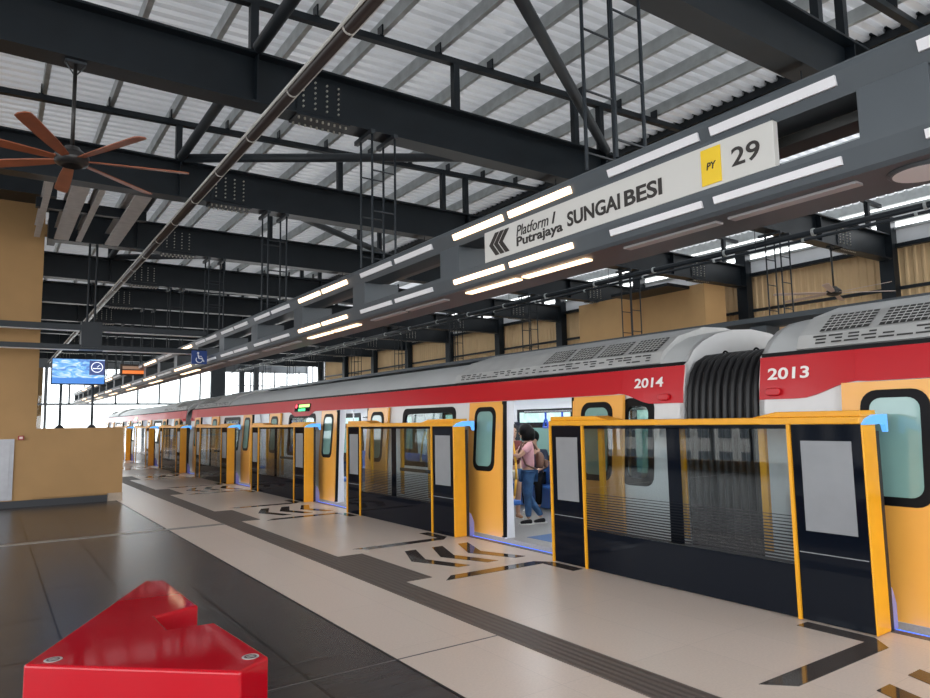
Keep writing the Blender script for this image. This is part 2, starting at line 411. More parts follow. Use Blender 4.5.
# ------------------------------------------------------------------ TV on poles
def screen_mat():
    m = bpy.data.materials.new('screen_picture'); m.use_nodes = True; nt = m.node_tree; b = nt.nodes['Principled BSDF']
    tc = nt.nodes.new('ShaderNodeTexCoord')
    mp = nt.nodes.new('ShaderNodeMapping'); mp.inputs['Scale'].default_value = (2, 1, 5); nt.links.new(tc.outputs['Object'], mp.inputs[0])
    n = nt.nodes.new('ShaderNodeTexNoise'); n.inputs['Scale'].default_value = 2.2; n.inputs['Detail'].default_value = 6; n.inputs['Distortion'].default_value = 1.2
    nt.links.new(mp.outputs[0], n.inputs['Vector'])
    r = nt.nodes.new('ShaderNodeValToRGB'); r.color_ramp.elements[0].position = .35; r.color_ramp.elements[0].color = (.01,.12,.42,1)
    r.color_ramp.elements[1].position = .68; r.color_ramp.elements[1].color = (.55,.65,.85,1)
    e = r.color_ramp.elements.new(.5); e.color = (.06,.32,.68,1)
    nt.links.new(n.outputs['Fac'], r.inputs[0])
    b.inputs['Base Color'].default_value = (.02,.02,.03,1); b.inputs['Roughness'].default_value = .15
    nt.links.new(r.outputs[0], b.inputs['Emission Color']); b.inputs['Emission Strength'].default_value = .85
    return m
M['screen'] = screen_mat()
t = thing('display_screen', 'wide flat display screen with blue picture above the low tan parapet', 'screen', (1.55, 17.17, 1.60))
MB().box(-.52, .52, -.04, .06, .94, 1.52).build('casing', M['gasket'], t, .01)
s = MB().box(-.50, .50, -.05, -.041, .965, 1.50).build('picture', M['screen'], t)
mb = MB().box(.20, .50, -.054, -.051, 1.16, 1.48); mb.build('clock_panel', mat('clock_navy', (.01,.02,.08), .3, emit=(.01,.03,.14), estr=.8), s)
mb = MB()
for i in range(24):
    a = 2*PI*i/24; b = 2*PI*(i+1)/24
    mb.tube((.35+.11*math.cos(a), -.058, 1.33+.11*math.sin(a)), (.35+.11*math.cos(b), -.058, 1.33+.11*math.sin(b)), .008, 6)
mb.box(.27, .43, -.06, -.057, 1.295, 1.31)
mb.tube((.35,-.058,1.33),(.40,-.058,1.38),.006,6)
mb.build('clock_dial', mat('dial_white', (.8,.8,.85), .3, emit=(.8,.85,1), estr=.8), s)
MB().box(-.50, .50, -.054, -.051, .965, 1.09).build('caption_band', mat('caption_blue', (.01,.05,.2), .3, emit=(.02,.16,.50), estr=.8), s)
for x in (-.32, .29):
    p = MB().tube((x, 0, .03), (x, 0, .96), .028, 12).build('pole', M['steel_grey'], t, smooth=True)
    MB().lathe([(.085,0),(.085,.02),(.05,.06),(.03,.07)], (x,0,0), 16).build('base_plate', M['gasket'], p)

# ------------------------------------------------------------------ lighting gantries
def gantry(X, sgn, name, label, lit, Y0=1.92-2.25*2, nmod=22, light=True):
    """sgn=+1: front faces the near platform (-X)"""
    t = thing(name, label, 'lighting gantry', (X, 0, 0))
    def P(poly): return [(sgn*u, v) for u, v in poly]
    ya, yb = Y0-.1, min(Y0+2.25*nmod, 47.6)
    up = [(0.02,3.63),(0,3.66),(0.0,3.77),(.02,3.79),(.60,3.79),(.60,3.58),(.30,3.47),(.07,3.47)]
    lo = [(.05,3.17),(0,3.14),(0.0,3.13),(.02,3.00),(.05,2.98),(.60,2.98),(.63,3.0),(.63,3.12),(.58,3.17)]
    up = [(0,3.61),(0,3.645),(.02,3.665),(.60,3.665),(.60,3.56),(.30,3.47),(.05,3.47)]
    lo = [(.05,3.17),(0,3.12),(.0,3.01),(.03,2.985),(.60,2.985),(.63,3.01),(.63,3.12),(.58,3.17)]
    lo = [(0,3.17),(0,3.13),(.035,3.01),(.06,2.985),(.60,2.985),(.63,3.01),(.63,3.12),(.58,3.17)]
    MB().ext_y(P(up), ya, yb).build('upper_trunk', M['gantry'], t)
    MB().ext_y(P(lo), ya, yb).build('lower_trunk', M['gantry'], t)
    # seams of the trunk covers
    for k in range(nmod+1):
        y = 1.63+2.24*(k-2)
        if y > yb-.4: break
        MB().box(min(sgn*.04, sgn*.55), max(sgn*.04, sgn*.55), y-.17, y+.20, 3.165, 3.48).build('spacer_box', M['gantry'], t, .004)
    for k in range(nmod):
        y0 = Y0+2.25*k
        for a, b in ((0,.86),(.955,1.815)):
            if y0+b > yb: continue
            on = k in lit
            m = M['lamp_on'] if on else M['lamp_off']
            e = .018
            # upper strip lies on the slanted face between (0,3.64) and (.05,3.47)
            def slab(z0, z1, xz):
                q = [(sgn*(xz(z0)-.002), z0), (sgn*(xz(z0)-e), z0), (sgn*(xz(z1)-e), z1), (sgn*(xz(z1)-.002), z1)]
                return MB().ext_y(q, y0+a, y0+b)
            o = slab(3.535, 3.592, lambda z: (3.61-z)/.14*.05).build('light_strip', m, t)
            o = slab(3.053, 3.10, lambda z: (3.13-z)/.12*.035).build('light_strip', m, t)
            if light:
                o = MB().box(min(sgn*.15, sgn*.235), max(sgn*.15, sgn*.235), y0+a, y0+b, 2.968, 2.984).build('light_strip', m if on else M['lamp_dim'], t)
    return t
M['lamp_dim'] = mat('diffuser_unlit_lower', (.45,.44,.45), .4)
g1 = gantry(4.0, 1, 'lighting_gantry', 'long grey two tier lighting gantry carrying the station sign', {3, 5, 9, 11, 13, 15, 17, 19})
t = g1
MB().lathe([(.16,0),(.17,.012),(.17,.02)], (.32, 1.62, 2.965), 32).build('downlight_disc', M['lamp_off'], t)  # unlit downlight disc in the trunk underside
MB().lathe([(.175,0),(.19,.012),(.19,.02)], (.32, 1.62, 2.967), 32).build('downlight_ring', M['gantry'], t)
MB().box(.30, .5, 1.9, 5.3, 3.40, 3.465).build('cable_tray', M['ac_grille'], t)
g2 = gantry(13.85+.02, -1, 'lighting_gantry', 'dark far gantry seen above the train roof against the tan cladding', {7, 11}, light=False)

# cross gantry in front of the tall wall
t = thing('cross_gantry', 'twin bar cross gantry passing in front of the tall tan wall', 'lighting gantry', (0, 16.12, 0))
for nm, z0, z1 in (('upper_bar', 3.62, 3.74), ('lower_bar', 3.22, 3.32)):
    b = MB().box(-6.5, 3.98, 0, .30, z0, z1).build(nm, M['steel'], t, .004)
    MB().box(-6.4, 1.45, .05, .20, z0-.012, z0-.001).box(1.9, 3.9, .05, .20, z0-.012, z0-.001).build('light_strip', M['lamp_off'], b)
MB().box(1.48, 1.86, -.02, .32, 3.26, 3.80).build('spacer_box', M['steel'], t)
for x in (1.58, 1.72):
    MB().tube((x, .05, 3.80), (x, .05, 5.475), .022, 8).build('hanger_rod', M['steel'], t)

# ------------------------------------------------------------------ hangers for both gantries
def hanger(X, Y, x0, dx, label, group, ztop=ZB-.015):
    t = thing('hanger_frame', label, 'hanger', (X, Y, 3.667), group)
    H = ztop-3.667
    for x in (x0, x0+dx):
        for y in (-.10, .23):
            MB().tube((x, y, 0), (x, y, H), .016, 8).build('rod', M['steel'], t)
        MB().box(x-.03, x+.03, -.14, .38, H-.06, H-.002).build('beam_clamp', M['steel_grey'], t)
    for y in (-.10, .23):
        for z in (.15, .70, 1.25): MB().tube((x0, y, z), (x0+dx, y, z), .011, 6).build('rung', M['steel'], t)
place = ['over the lit end of the station sign', 'second along the gantry from the sign', 'third along the gantry from the sign', 'fourth along the gantry from the sign', 'fifth along the gantry from the sign',
         'sixth along the gantry from the sign', 'seventh along the gantry from the sign', 'eighth along the gantry from the sign', 'ninth along the gantry from the sign', 'last one before the end glazing']
for k in range(1, 11):
    Y = YB[k]+.05
    hanger(4.0, Y-(.12 if k == 1 else 0), .0, .34, 'rod hanger frame of near gantry, '+place[k-1], 'near gantry hangers')
    hanger(13.87, Y, -.34, .34, 'rod hanger frame of far gantry, '+place[k-1].replace('the sign', 'the far white fan').replace('station sign','far roof'), 'far gantry hangers')

# ------------------------------------------------------------------ station sign
def text_obj(txt, name, material, u0, v0, width, height, origin, U, V, depth=.004, shear=0, bold=0, parent=None):
    """places text so that its ink fills width x height with lower left at origin + u0*U + v0*V"""
    cu = bpy.data.curves.new(name, 'FONT'); cu.body = txt; cu.size = 1; cu.shear = shear; cu.offset = bold; cu.extrude = .5
    cu.resolution_u = 4
    o = bpy.data.objects.new(name, cu); COL.objects.link(o)
    dg = bpy.context.evaluated_depsgraph_get()
    me = bpy.data.meshes.new_from_object(o.evaluated_get(dg))
    COL.objects.unlink(o); bpy.data.objects.remove(o)
    xs = [v.co.x for v in me.vertices]; ys = [v.co.y for v in me.vertices]
    ax, bx, ay, by = min(xs), max(xs), min(ys), max(ys)
    U, V = Vector(U), Vector(V); N = U.cross(V)
    for v in me.vertices:
        u = u0+(v.co.x-ax)/(bx-ax)*width; q = v0+(v.co.y-ay)/(by-ay)*height
        v.co = Vector(origin)+U*u+V*q+N*((v.co.z+.5)*depth)
    me.materials.clear(); me.materials.append(material)
    ob = bpy.data.objects.new(name, me); COL.objects.link(ob)
    if parent: ob.parent = parent
    return ob
t = thing('station_sign', 'long white station name sign with black lettering and yellow line badge', 'sign', (4.0, 5.41, 3.17))
L = 3.09
MB().box(-.005, .05, -L, 0, .0, .303).build('board', M['sign'], t, .003)
og = (-.006, 0, 0); U = (0,-1,0); V = (0,0,1)
def sgn_u(Y): return 5.41-Y
for i in range(3):
    u = .083+.078*i; wd = .060; s = .10
    p = [(u+s, .265), (u+s+wd, .265), (u+wd, .155), (u+s+wd, .04), (u+s, .04), (u, .155)]
    MB().prism(p, lambda a, b: (-.006, -a, b), lambda a, b: (-.011, -a, b)).build('arrow_chevron', M['sign_ink'], t)
text_obj('Platform', 'text_platform', M['sign_ink'], .51, .148, .45, .105, og, U, V, shear=.22, parent=t, bold=.002)
text_obj('1', 'text_platform_number', M['sign_ink'], 1.005, .150, .05, .100, og, U, V, shear=.22, parent=t, bold=.006)
text_obj('Putrajaya', 'text_destination', M['sign_ink'], .51, .028, .63, .115, og, U, V, bold=.022, parent=t)
text_obj('SUNGAI', 'text_station', M['sign_ink'], 1.20, .072, .60, .128, og, U, V, bold=.026, parent=t)
text_obj('BESI', 'text_station', M['sign_ink'], 1.845, .072, .365, .128, og, U, V, bold=.026, parent=t)
b = MB().box(-.012, -.0055, -2.71, -2.555, .022, .276).build('line_badge', M['sign_yellow'], t)
text_obj('PY', 'text_line', M['sign_ink'], 2.60, .125, .075, .05, (-.0125,0,0), U, V, shear=.2, bold=.01, parent=b)
text_obj('29', 'text_number', M['sign_ink'], 2.79, .088, .205, .128, og, U, V, bold=.012, parent=t)
MB().box(.0, .10, -L+.02, -.02, .303, .325).build('hanging_rail', M['gantry'], t)

# wheelchair sign
t = thing('accessible_sign', 'small square blue wheelchair symbol sign hanging under the gantry junction', 'sign', (3.81, 16.05, 2.98))
MB().box(-.165, .165, -.02, .02, 0, .30).build('panel', M['sign_blue'], t)
MB().tube((-.1,0,.30),(-.1,0,.335),.008).tube((.1,0,.30),(.1,0,.335),.008).build('hanger', M['steel'], t)
mb = MB(); y = -.026
for i in range(18):
    a = math.radians(150+i*14); b = math.radians(150+(i+1)*14)
    mb.tube((.0+.07*math.cos(a), y, .10+.07*math.sin(a)), (.0+.07*math.cos(b), y, .10+.07*math.sin(b)), .010, 6)
mb.tube((-.03,y,.245),(-.03,y,.246),.024,10).ball((-.03,y,.245),.024,1,.2,1)
mb.tube((-.03,y,.215),(-.01,y,.125),.013,6).tube((-.01,y,.125),(.06,y,.12),.013,6).tube((.06,y,.12),(.10,y,.055),.013,6).tube((-.02,y,.175),(.05,y,.17),.010,6)
mb.build('wheelchair_symbol', M['sign_glyph'], t)

# LED departure board
t = thing('departure_board', 'small dark hanging board with glowing amber lines further down the gantry', 'sign', (3.9, 25.0, 3.3))
MB().box(-.45, .35, 0, .12, 0, .36).build('casing', M['led_board'], t, .01)
MB().box(-.38, .28, -.01, -.001, .05, .16).build('led_line', M['amber'], t)
MB().box(-.38, .28, -.01, -.001, .20, .30).build('led_line', mat('amber_dim', (.3,.2,.15), .4, emit=(.5,.3,.2), estr=.3), t)
MB().tube((-.35,.06,.36),(-.35,.06,.48),.012).tube((.1,.06,.36),(.1,.06,.40),.012).build('hanger', M['steel'], t)

# ------------------------------------------------------------------ conduit and pipes
t = thing('sprinkler_pipe', 'long dark pipe with white conduits strapped beside it under the beams', 'pipe', (2.66, 0, 5.36))
MB().tube((0,-2,0),(0,46,0),.064,14).build('main_pipe', M['pipe_dark'], t, smooth=True)
for x, r in ((-.083,.017), (.080,.011)): MB().tube((x,-2,.0),(x,46,.0),r,8).build('conduit', M['conduit'], t, smooth=True)
for i in range(32):
    y = -1.8+i*1.5
    MB().tube((0,y-.012,0),(0,y+.012,0),.070,14).build('strap', M['conduit'], t)
for Y in YB[1:]: MB().tube((0,Y+.12,.05),(0,Y+.12,ZB-5.36+.002),.008,6).build('hanger_rod', M['steel'], t)
for X, z, r, lab in ((13.3, 5.2, .06, 'thick dark pipe on hangers in front of the opposite roof beams'), (12.9, 4.98, .03, 'thin dark conduit below the thick pipe over the tracks'), (7.4, 5.3, .05, 'dark pipe above the near rail track')):
    t = thing('overhead_pipe', lab, 'pipe', (X, 0, z))
    MB().tube((0,-2,0),(0,46,0),r,10).build('main_pipe', M['steel'], t, smooth=True)
    for Y in YB[1:]:
        MB().tube((0,Y+.12,0),(0,Y+.12,ZB-z+.002),.008,6).build('hanger_rod', M['steel'], t)
    for i in range(24): MB().tube((0,-1+i*2,0),(0,-.95+i*2,0),r*1.3,10).build('clamp', M['galv'], t)

# ------------------------------------------------------------------ ceiling fans
def fan(X, Y, zblade, nb, R, blade, label, a0, name='ceiling_fan'):
    t = thing(name, label, 'fan', (X, Y, zblade), 'ceiling fans')
    H = ZB-zblade
    MB().tube((0,0,.12),(0,0,H-.02),.020,10).build('downrod', M['fan_motor'], t, smooth=True)
    mb = MB().box(-.10,.10,-.05,.05,H-.03,H-.002).tube((-.09,0,H-.03),(0,0,H-.16),.008).tube((.09,0,H-.03),(0,0,H-.16),.008)
    mb.build('mounting_bracket', M['steel_grey'], t)
    MB().lathe([(.03,.0),(.10,-.075),(.155,-.05),(.165,-.01),(.165,.03),(.12,.075),(.09,.10),(.07,.13),(.03,.14)], (0,0,0), 28).build('motor', M['fan_motor'], t, smooth=True)
    for i in range(nb):
        a = a0+2*PI*i/nb
        c, s = math.cos(a), math.sin(a)
        prof = [(.14,.035),(.30,.05),(.55,.062),(R-.12,.07),(R-.03,.066),(R,.03)]
        pts = []
        for r, hw in prof:
            for sg in (-1, 1):
                for dz in (-.005, .005):
                    pts.append((c*r - s*sg*hw, s*r + c*sg*hw, sg*hw*.22+dz-.012))
        n = len(prof); fs = []
        for k in range(n-1):
            b = 4*k
            fs += [(b,b+2,b+6,b+4),(b+1,b+5,b+7,b+3),(b,b+4,b+5,b+1),(b+2,b+3,b+7,b+6)]
        fs += [(0,1,3,2),(4*n-4,4*n-2,4*n-1,4*n-3)]
        MB().verts(pts, fs).build('blade', blade, t)
    return t
fan(.585, 7.95+.08, 4.41, 7, 1.14, M['fan_blade'], 'ceiling fan with reddish brown blades hanging from the second roof beam', math.radians(-12))
fan(15.95, 8.05, 4.40, 6, 1.35, M['fan_blade_pale'], 'ceiling fan with pale blades over the opposite platform', .35)

# ------------------------------------------------------------------ opposite wall
def clad(y0, y1, z0, z1, name):
    mb = MB(); prof = []; y = y0
    while y < y1-.05:
        prof += [(y,0),(y+.10,0),(y+.125,.03),(y+.175,.03)]; y += .2
    prof.append((y1,0)); n = len(prof); pts = []
    for z in (z0, z1): pts += [(19.05-d, yy, z) for yy, d in prof]
    mb.verts(pts, [(i,i+1,n+i+1,n+i) for i in range(n-1)])
    return mb.build(name, M['tan_lit'])
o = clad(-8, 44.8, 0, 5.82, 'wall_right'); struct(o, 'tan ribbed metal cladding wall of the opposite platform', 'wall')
o = MB().box(18.92,19.02,-8,44.8,4.72,4.80).box(18.88,19.06,-8,44.8,5.80,5.90).box(18.92,19.02,-8,44.8,2.9,3.0).build('trim_9', M['steel']); struct(o, 'dark horizontal girts on the tan cladding', 'trim')
for k, Y in enumerate(YB):
    t = MB().box(18.70,18.98,Y-.02,Y+.32,0,6.6).box(18.55,19.0,Y-.1,Y+.4,0,4.05).build('column', M['steel'])
    tag(t, 'dark steel column on the opposite wall under the roof beam ' + ords[k].split(',')[0], 'column', 'opposite wall columns', kind='structure')
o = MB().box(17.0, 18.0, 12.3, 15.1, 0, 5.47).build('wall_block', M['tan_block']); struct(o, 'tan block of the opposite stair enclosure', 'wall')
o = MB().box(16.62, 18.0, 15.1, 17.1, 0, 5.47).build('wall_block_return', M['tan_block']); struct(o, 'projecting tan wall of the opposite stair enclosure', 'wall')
o = MB().box(16.0, 17.0, 12.8, 15.0, 5.38, 5.47).build('trim_10', M['steel']); struct(o, 'dark soffit on top of the tan block', 'trim')
# louvre slats above the cladding
mb = MB()
for z0, z1 in ((6.27,6.33),(6.48,6.54),(6.80,6.86),(6.94,7.22)): mb.box(18.9, 19.05, -8, 44.8, z0, z1)
struct(mb.build('trim_11', M['galv']), 'pale louvre rails above the cladding', 'trim')
struct(MB().box(19.0, 19.03, -8, 44.8, 5.9, 6.28).box(19.0, 19.03, -8, 44.8, 6.52, 6.82).build('wall_translucent', M['roof_opp']), 'pale translucent sheeting strip above the tan cladding', 'wall')

# ------------------------------------------------------------------ end glazing
mb = MB()
ys = YEND
xs = [2.62+1.27*i for i in range(9)]
for x in xs: mb.box(x-.05, x+.05, ys, ys+.12, 2.98, 5.40)
mb.box(-7, 19.05, ys, ys+.14, 2.96, 3.08).box(-7, 19.05, ys-.02, ys+.16, 5.38, 6.85).box(2.6, 2.74, ys-.05, ys+.15, 0, 5.6)
mb.box(-7, 2.55, ys, ys+.1, .9, 1.0).box(-7,19.05,ys,ys+.1,5.2,5.38)
for x in (14.9, 15.7, 16.6, 17.5, 18.4): mb.box(x-.04, x+.04, ys, ys+.10, 3.08, 5.40)
mb.box(14.0, 19.05, ys, ys+.1, 4.25, 4.31)
o = mb.build('window_1', M['win_frame']); struct(o, 'grey framed glazing closing the far end of the hall', 'window')
o = MB().box(-7, 19.05, ys+.05, ys+.06, 3.08, 5.38).build('window_glass', M['win_glass'], o)
o = MB().box(-7, 13.9, ys+.055, ys+.065, 1.0, 2.96).build('window_2', M['win_glass']); struct(o, 'clear lower glass of the far end', 'window')
for x, w_, lab in ((12.6,.95,'wide dark pier in the far end glazing'), (14.2,.35,'first slim dark pier beside the wide pier'), (15.2,.35,'second slim dark pier toward the cladding')):
    o = MB().box(x-w_/2, x+w_/2, ys-.3, ys-.02, 0, 6.8).build('column', M['steel_grey']); tag(o, lab, 'column', kind='structure')
struct(MB().box(-7, 2.5, ys+.15, ys+.35, 0, 6.8).build('wall_end', M['tan']), 'unseen tan end wall added to darken reflections in the far gates', 'wall')  # added out of view; keeps bright end glazing out of the gate glass
# side glazing after the end of the cladding
mb = MB()
for y in (44.9, 45.9, 46.9, 47.9): mb.box(18.95, 19.05, y-.04, y+.04, 0, 5.9)
mb.box(18.95,19.05,44.8,48,2.9,3.0).box(18.95,19.05,44.8,48,4.2,4.28).box(18.95,19.05,44.8,48,5.82,5.9)
struct(mb.build('window_3', M['win_frame']), 'grey framed side glazing at the end of the cladding', 'window')

# open left side behind the viewer: parapet and window frames seen in reflections
mb = MB()
for i in range(20): mb.box(-7.05, -6.95, -8+1.3*i, -7.92+1.3*i, .3, 6.6)
mb.box(-7.06,-6.94,-8,17,2.4,2.48).box(-7.06,-6.94,-8,17,4.0,4.08)
struct(mb.build('window_4', M['win_frame']), 'window frames along the open side', 'window')
struct(MB().box(-7.1,-6.9,-8,17.05,-.2,.3).build('wall_parapet', M['tan']), 'tan parapet along the open side', 'wall')


struct(MB().box(-120, -8, -60, 160, -6.6, -6.5).build('ground', M['concrete']), 'grey street level outside the open side', 'ground')
M['block_wall'] = mat('block_wall', (.62,.60,.57), .8, noise=.08)
M['block_win'] = mat('block_window', (.10,.12,.14), .15)
for j, (x, y, wd, h, lab) in enumerate(((-44, 22, 14, 13, 'pale apartment block outside, mirrored in the gate glass'), (-48, 42, 16, 17, 'taller pale apartment block outside, mirrored further along'), (-40, 62, 13, 11, 'low pale apartment block outside beyond the taller one'))):
    t = thing('apartment_block', lab, 'building', (x, y, -6.5), 'apartment blocks')
    MB().box(-5, 5, -wd/2, wd/2, 0, h).build('walls', M['block_wall'], t)
    mb = MB()
    for a in range(int(wd/2.2)):
        for c in range(int(h/2.6)): mb.box(5.0, 5.06, -wd/2+.7+2.2*a, -wd/2+2.0+2.2*a, .9+2.6*c, 2.3+2.6*c)
    o = mb.build('window_glazing', M['block_win'], t); o['kind'] = 'stuff'

# ------------------------------------------------------------------ platform screen gates
GATE = [2.573, 8.10, 13.67, 19.30, 24.95, 30.6, 36.3]
gate_lab = ['nearest half height platform gate panel, in front of the bellows between the two train cars',
            'half height platform gate panel just past the doorway the woman boards through',
            'third half height platform gate panel along the platform edge',
            'fourth half height platform gate panel along the platform edge',
            'fifth half height platform gate panel along the platform edge',
            'sixth half height platform gate panel, just clear of the tan parapet corner',
            'farthest half height platform gate panel, behind the tan parapet corner']
def gate(i, y0):
    Lg = 3.50
    t = thing('platform_gate', gate_lab[i], 'platform gate', (5.36, y0, 0), 'platform gates')
    MB().box(.0, .205, 0, .014, .004, 1.53).build('end_post', M['psd_yellow'], t, .006)
    MB().box(.206, .25, .0, .02, .004, 1.48).build('post_gasket', M['gasket'], t)
    MB().prism([(.252,.0),(.34,.0),(.34,.18),(.29,.30),(.252,.32)], lambda x,z:(x,.01,z+.004), lambda x,z:(x,.12,z+.004)).build('foot_cover', M['lavender'], t, .004)
    MB().ext_y([(-.004,1.530),(.06,1.575),(.16,1.603),(.352,1.606),(.352,1.47),(.325,1.47),(.305,1.525),(.26,1.540),(.18,1.530)], -.025, .012).build('signal_light', M['blue_light'], t, .004)
    # top rail with raised covers at both ends
    MB().box(-.012, .26, .013, Lg, 1.535, 1.592).build('top_rail', M['psd_yellow'], t, .008)
    for a, b in ((.014, .92), (Lg-.92, Lg)):
        s1, s2 = (.0, .22) if a < .5 else (.22, .0)
        MB().ext_x([(a,1.592),(b,1.592),(b-s2,1.638),(a+s1,1.638)], .02, .25).build('rail_cover', M['psd_yellow'], t, .006)
    for y in (.565, Lg-.555, Lg-.03):
        MB().box(-.012, .02, y, y+.028, .004, 1.535).build('slim_post', M['psd_yellow'], t)
    # end modules
    for a, b in ((.015, .563), (Lg-.525, Lg-.032)):
        m = MB().box(.006, .05, a, b, .01, 1.533).build('end_module', M['psd_black'], t)
        MB().box(.002, .0055, a+.075, b-.075, .70, 1.405).build('frosted_window', M['frost'], m)
        MB().box(.003, .0055, a+.01, b-.01, .527, .534).build('seam', M['frost'], m)
    # centre glazing
    a, b = .595, Lg-.557
    mid = (a+b)/2
    MB().box(.010, .020, a, b, .42, 1.533).build('clear_pane', M['psd_glass'], t)
    MB().box(.006, .024, a, b, .01, .42).build('kick_panel', M['psd_black'], t)
    mb = MB()
    for k in range(15): mb.box(.007, .0095, a, b, .428+.0265*k, .428+.0265*k+.017*(1-k/22))
    mb.build('frit_lines', M['frit'], t)
    mb = MB().box(.007, .0095, a, b, 1.50, 1.533)
    mb.box(.007, .0095, mid-.10, mid+.055, .43, 1.51)
    mb.build('black_border', M['psd_black'], t)
    for y in (a+.30, mid-.02, b-.12):
        MB().box(.16, .20, y, y+.06, .45, 1.50).build('rear_post', M['psd_yellow'], t)
    MB().box(.14, .22, a, b, .02, .40).build('rear_sill', M['gasket'], t)
    if i: MB().box(.10, .13, a+.05, mid-.05, .83, .88).build('grab_bar', M['gasket'], t)
    return t
for i, y0 in enumerate(GATE): gate(i, y0)

# ------------------------------------------------------------------ floor inlays in front of every opening
door_names = ['the nearest doorway', 'the woman\'s doorway', 'the second doorway beyond her', 'the third doorway beyond her', 'the fourth doorway beyond her', 'the fifth doorway beyond her', 'the farthest doorway']
OPEN = [(.42, 2.573), (6.06, 8.10), (11.6, 13.67), (17.17, 19.30), (22.8, 24.95), (28.45, 30.6), (34.1, 36.3)]
for i, (a, b) in enumerate(OPEN):
    c = (a+b)/2; g = 'floor inlays'; bb = b-.15 if i == 0 else b
    nm = ['chevron nearest the tactile strip', 'middle chevron', 'chevron nearest the train']
    for k in range(3):
        x = 4.09+.40*k
        p = [(x, c+.02), (x+.25, c+.62), (x+.41, c+.62), (x+.19, c+.02), (x+.41, c-.58), (x+.25, c-.58)]
        o = MB().ext_z(p, .0, .0035).build('floor_chevron', M['inlay'])
        tag(o, 'polished dark floor ' + nm[k] + ' at ' + door_names[i], 'floor marking', g)
    for s, w_ in ((0, 'closer'), (1, 'farther')):
        if s == 0: p = [(3.89, a-.01), (4.05, a+.15), (5.18, a+.15), (5.33, a-.01), (5.33, a-.50), (5.18, a-.50), (5.18, a-.01)]
        else: p = [(3.89, bb+.16), (4.05, bb), (5.18, bb), (5.33, bb+.16), (5.33, bb+.66), (5.18, bb+.66), (5.18, bb+.16)]
        o = MB().ext_z(p, .0, .003).build('floor_border', M['inlay'])
        tag(o, 'polished dark border strip on the ' + w_ + ' side of ' + door_names[i], 'floor marking', g)
    o = MB().box(3.53, 3.85, c-.82, c+.82, .0, .006).build('tactile_pad', M['tactile'])
    tag(o, 'brown ribbed tactile pad in front of ' + door_names[i], 'floor marking', 'tactile pads')
    o = MB().box(5.645, 5.69, a-.05, b+.02, -.03, -.004).build('threshold_light', M['blue_led'])
    tag(o, 'thin glowing blue light strip along the sill of ' + door_names[i], 'light strip', 'threshold lights')

# ------------------------------------------------------------------ train
XS = [(-.35, 5.90), (.30, 5.865), (.95, 5.865), (1.90, 5.935), (2.16, 5.985)]
def bx(z):
    for (z0, x0), (z1, x1) in zip(XS, XS[1:]):
        if z <= z1: return x0+(x1-x0)*(z-z0)/(z1-z0)
    return XS[-1][1]
def rrect(y0, y1, z0, z1, r, n=5):
    pts = []
    for cy, cz, a0 in ((y1-r, z1-r, 0), (y0+r, z1-r, 90), (y0+r, z0+r, 180), (y1-r, z0+r, 270)):
        for i in range(n+1):
            a = math.radians(a0+90*i/n); pts.append((cy+r*math.cos(a), cz+r*math.sin(a)))
    return pts
def patch(poly, d0, d1):
    """solid patch following the body side, from depth d0 outward to d1"""
    return MB().prism(poly, lambda y, z: (bx(z)-d0, y, z), lambda y, z: (bx(z)-d1, y, z))
def ring_patch(outer, inner, d0, d1):
    mb = MB(); n = len(outer)
    pts = [(bx(z)-d0, y, z) for y, z in outer]+[(bx(z)-d1, y, z) for y, z in outer]+[(bx(z)-d0, y, z) for y, z in inner]+[(bx(z)-d1, y, z) for y, z in inner]
    fs = []
    for i in range(n):
        j = (i+1) % n
        fs += [(n+i, n+j, 3*n+j, 3*n+i), (i, j, n+j, n+i), (2*n+i, 3*n+i, 3*n+j, 2*n+j), (i, 2*n+i, 2*n+j, j)]
    return mb.verts(pts, fs)
CL = 21.3; DOORS = [2.30+5.567*k for k in range(4)]; DH = .71
def shell_side(mb, mirror=False):
    zs = [-.35, -.02, .30, .90, .95, 1.20, 1.50, 1.80, 1.87, 2.16]
    wins = []
    for a, b in zip(DOORS, DOORS[1:]): m_ = (a+b)/2; wins.append((m_-.80, m_+.80))
    wins += [(.42, .83)]
    ys = sorted(set([0, CL]+[d-DH for d in DOORS]+[d+DH for d in DOORS]+[v for w_ in wins for v in w_]))
    def hole(y, z):
        if -.02 < z < 1.87 and any(abs(y-d) < DH for d in DOORS): return True
        return .90 < z < 1.80 and any(a < y < b for a, b in wins)
    for y0, y1 in zip(ys, ys[1:]):
        for z0, z1 in zip(zs, zs[1:]):
            if hole((y0+y1)/2, (z0+z1)/2): continue
            P = lambda y, z, d: ((bx(z)+d) if not mirror else 14.4-bx(z)-d, y, z)
            p = [P(y0,z0,0),P(y1,z0,0),P(y1,z1,0),P(y0,z1,0),P(y0,z0,.05),P(y1,z0,.05),P(y1,z1,.05),P(y0,z1,.05)]
            mb.verts(p, [(0,1,2,3),(4,7,6,5),(0,4,5,1),(2,6,7,3),(1,5,6,2),(0,3,7,4)])
    return wins
RP = [(5.985,2.16),(6.02,2.19),(6.12,2.31),(6.29,2.42),(6.52,2.51),(6.85,2.575),(7.2,2.60)]
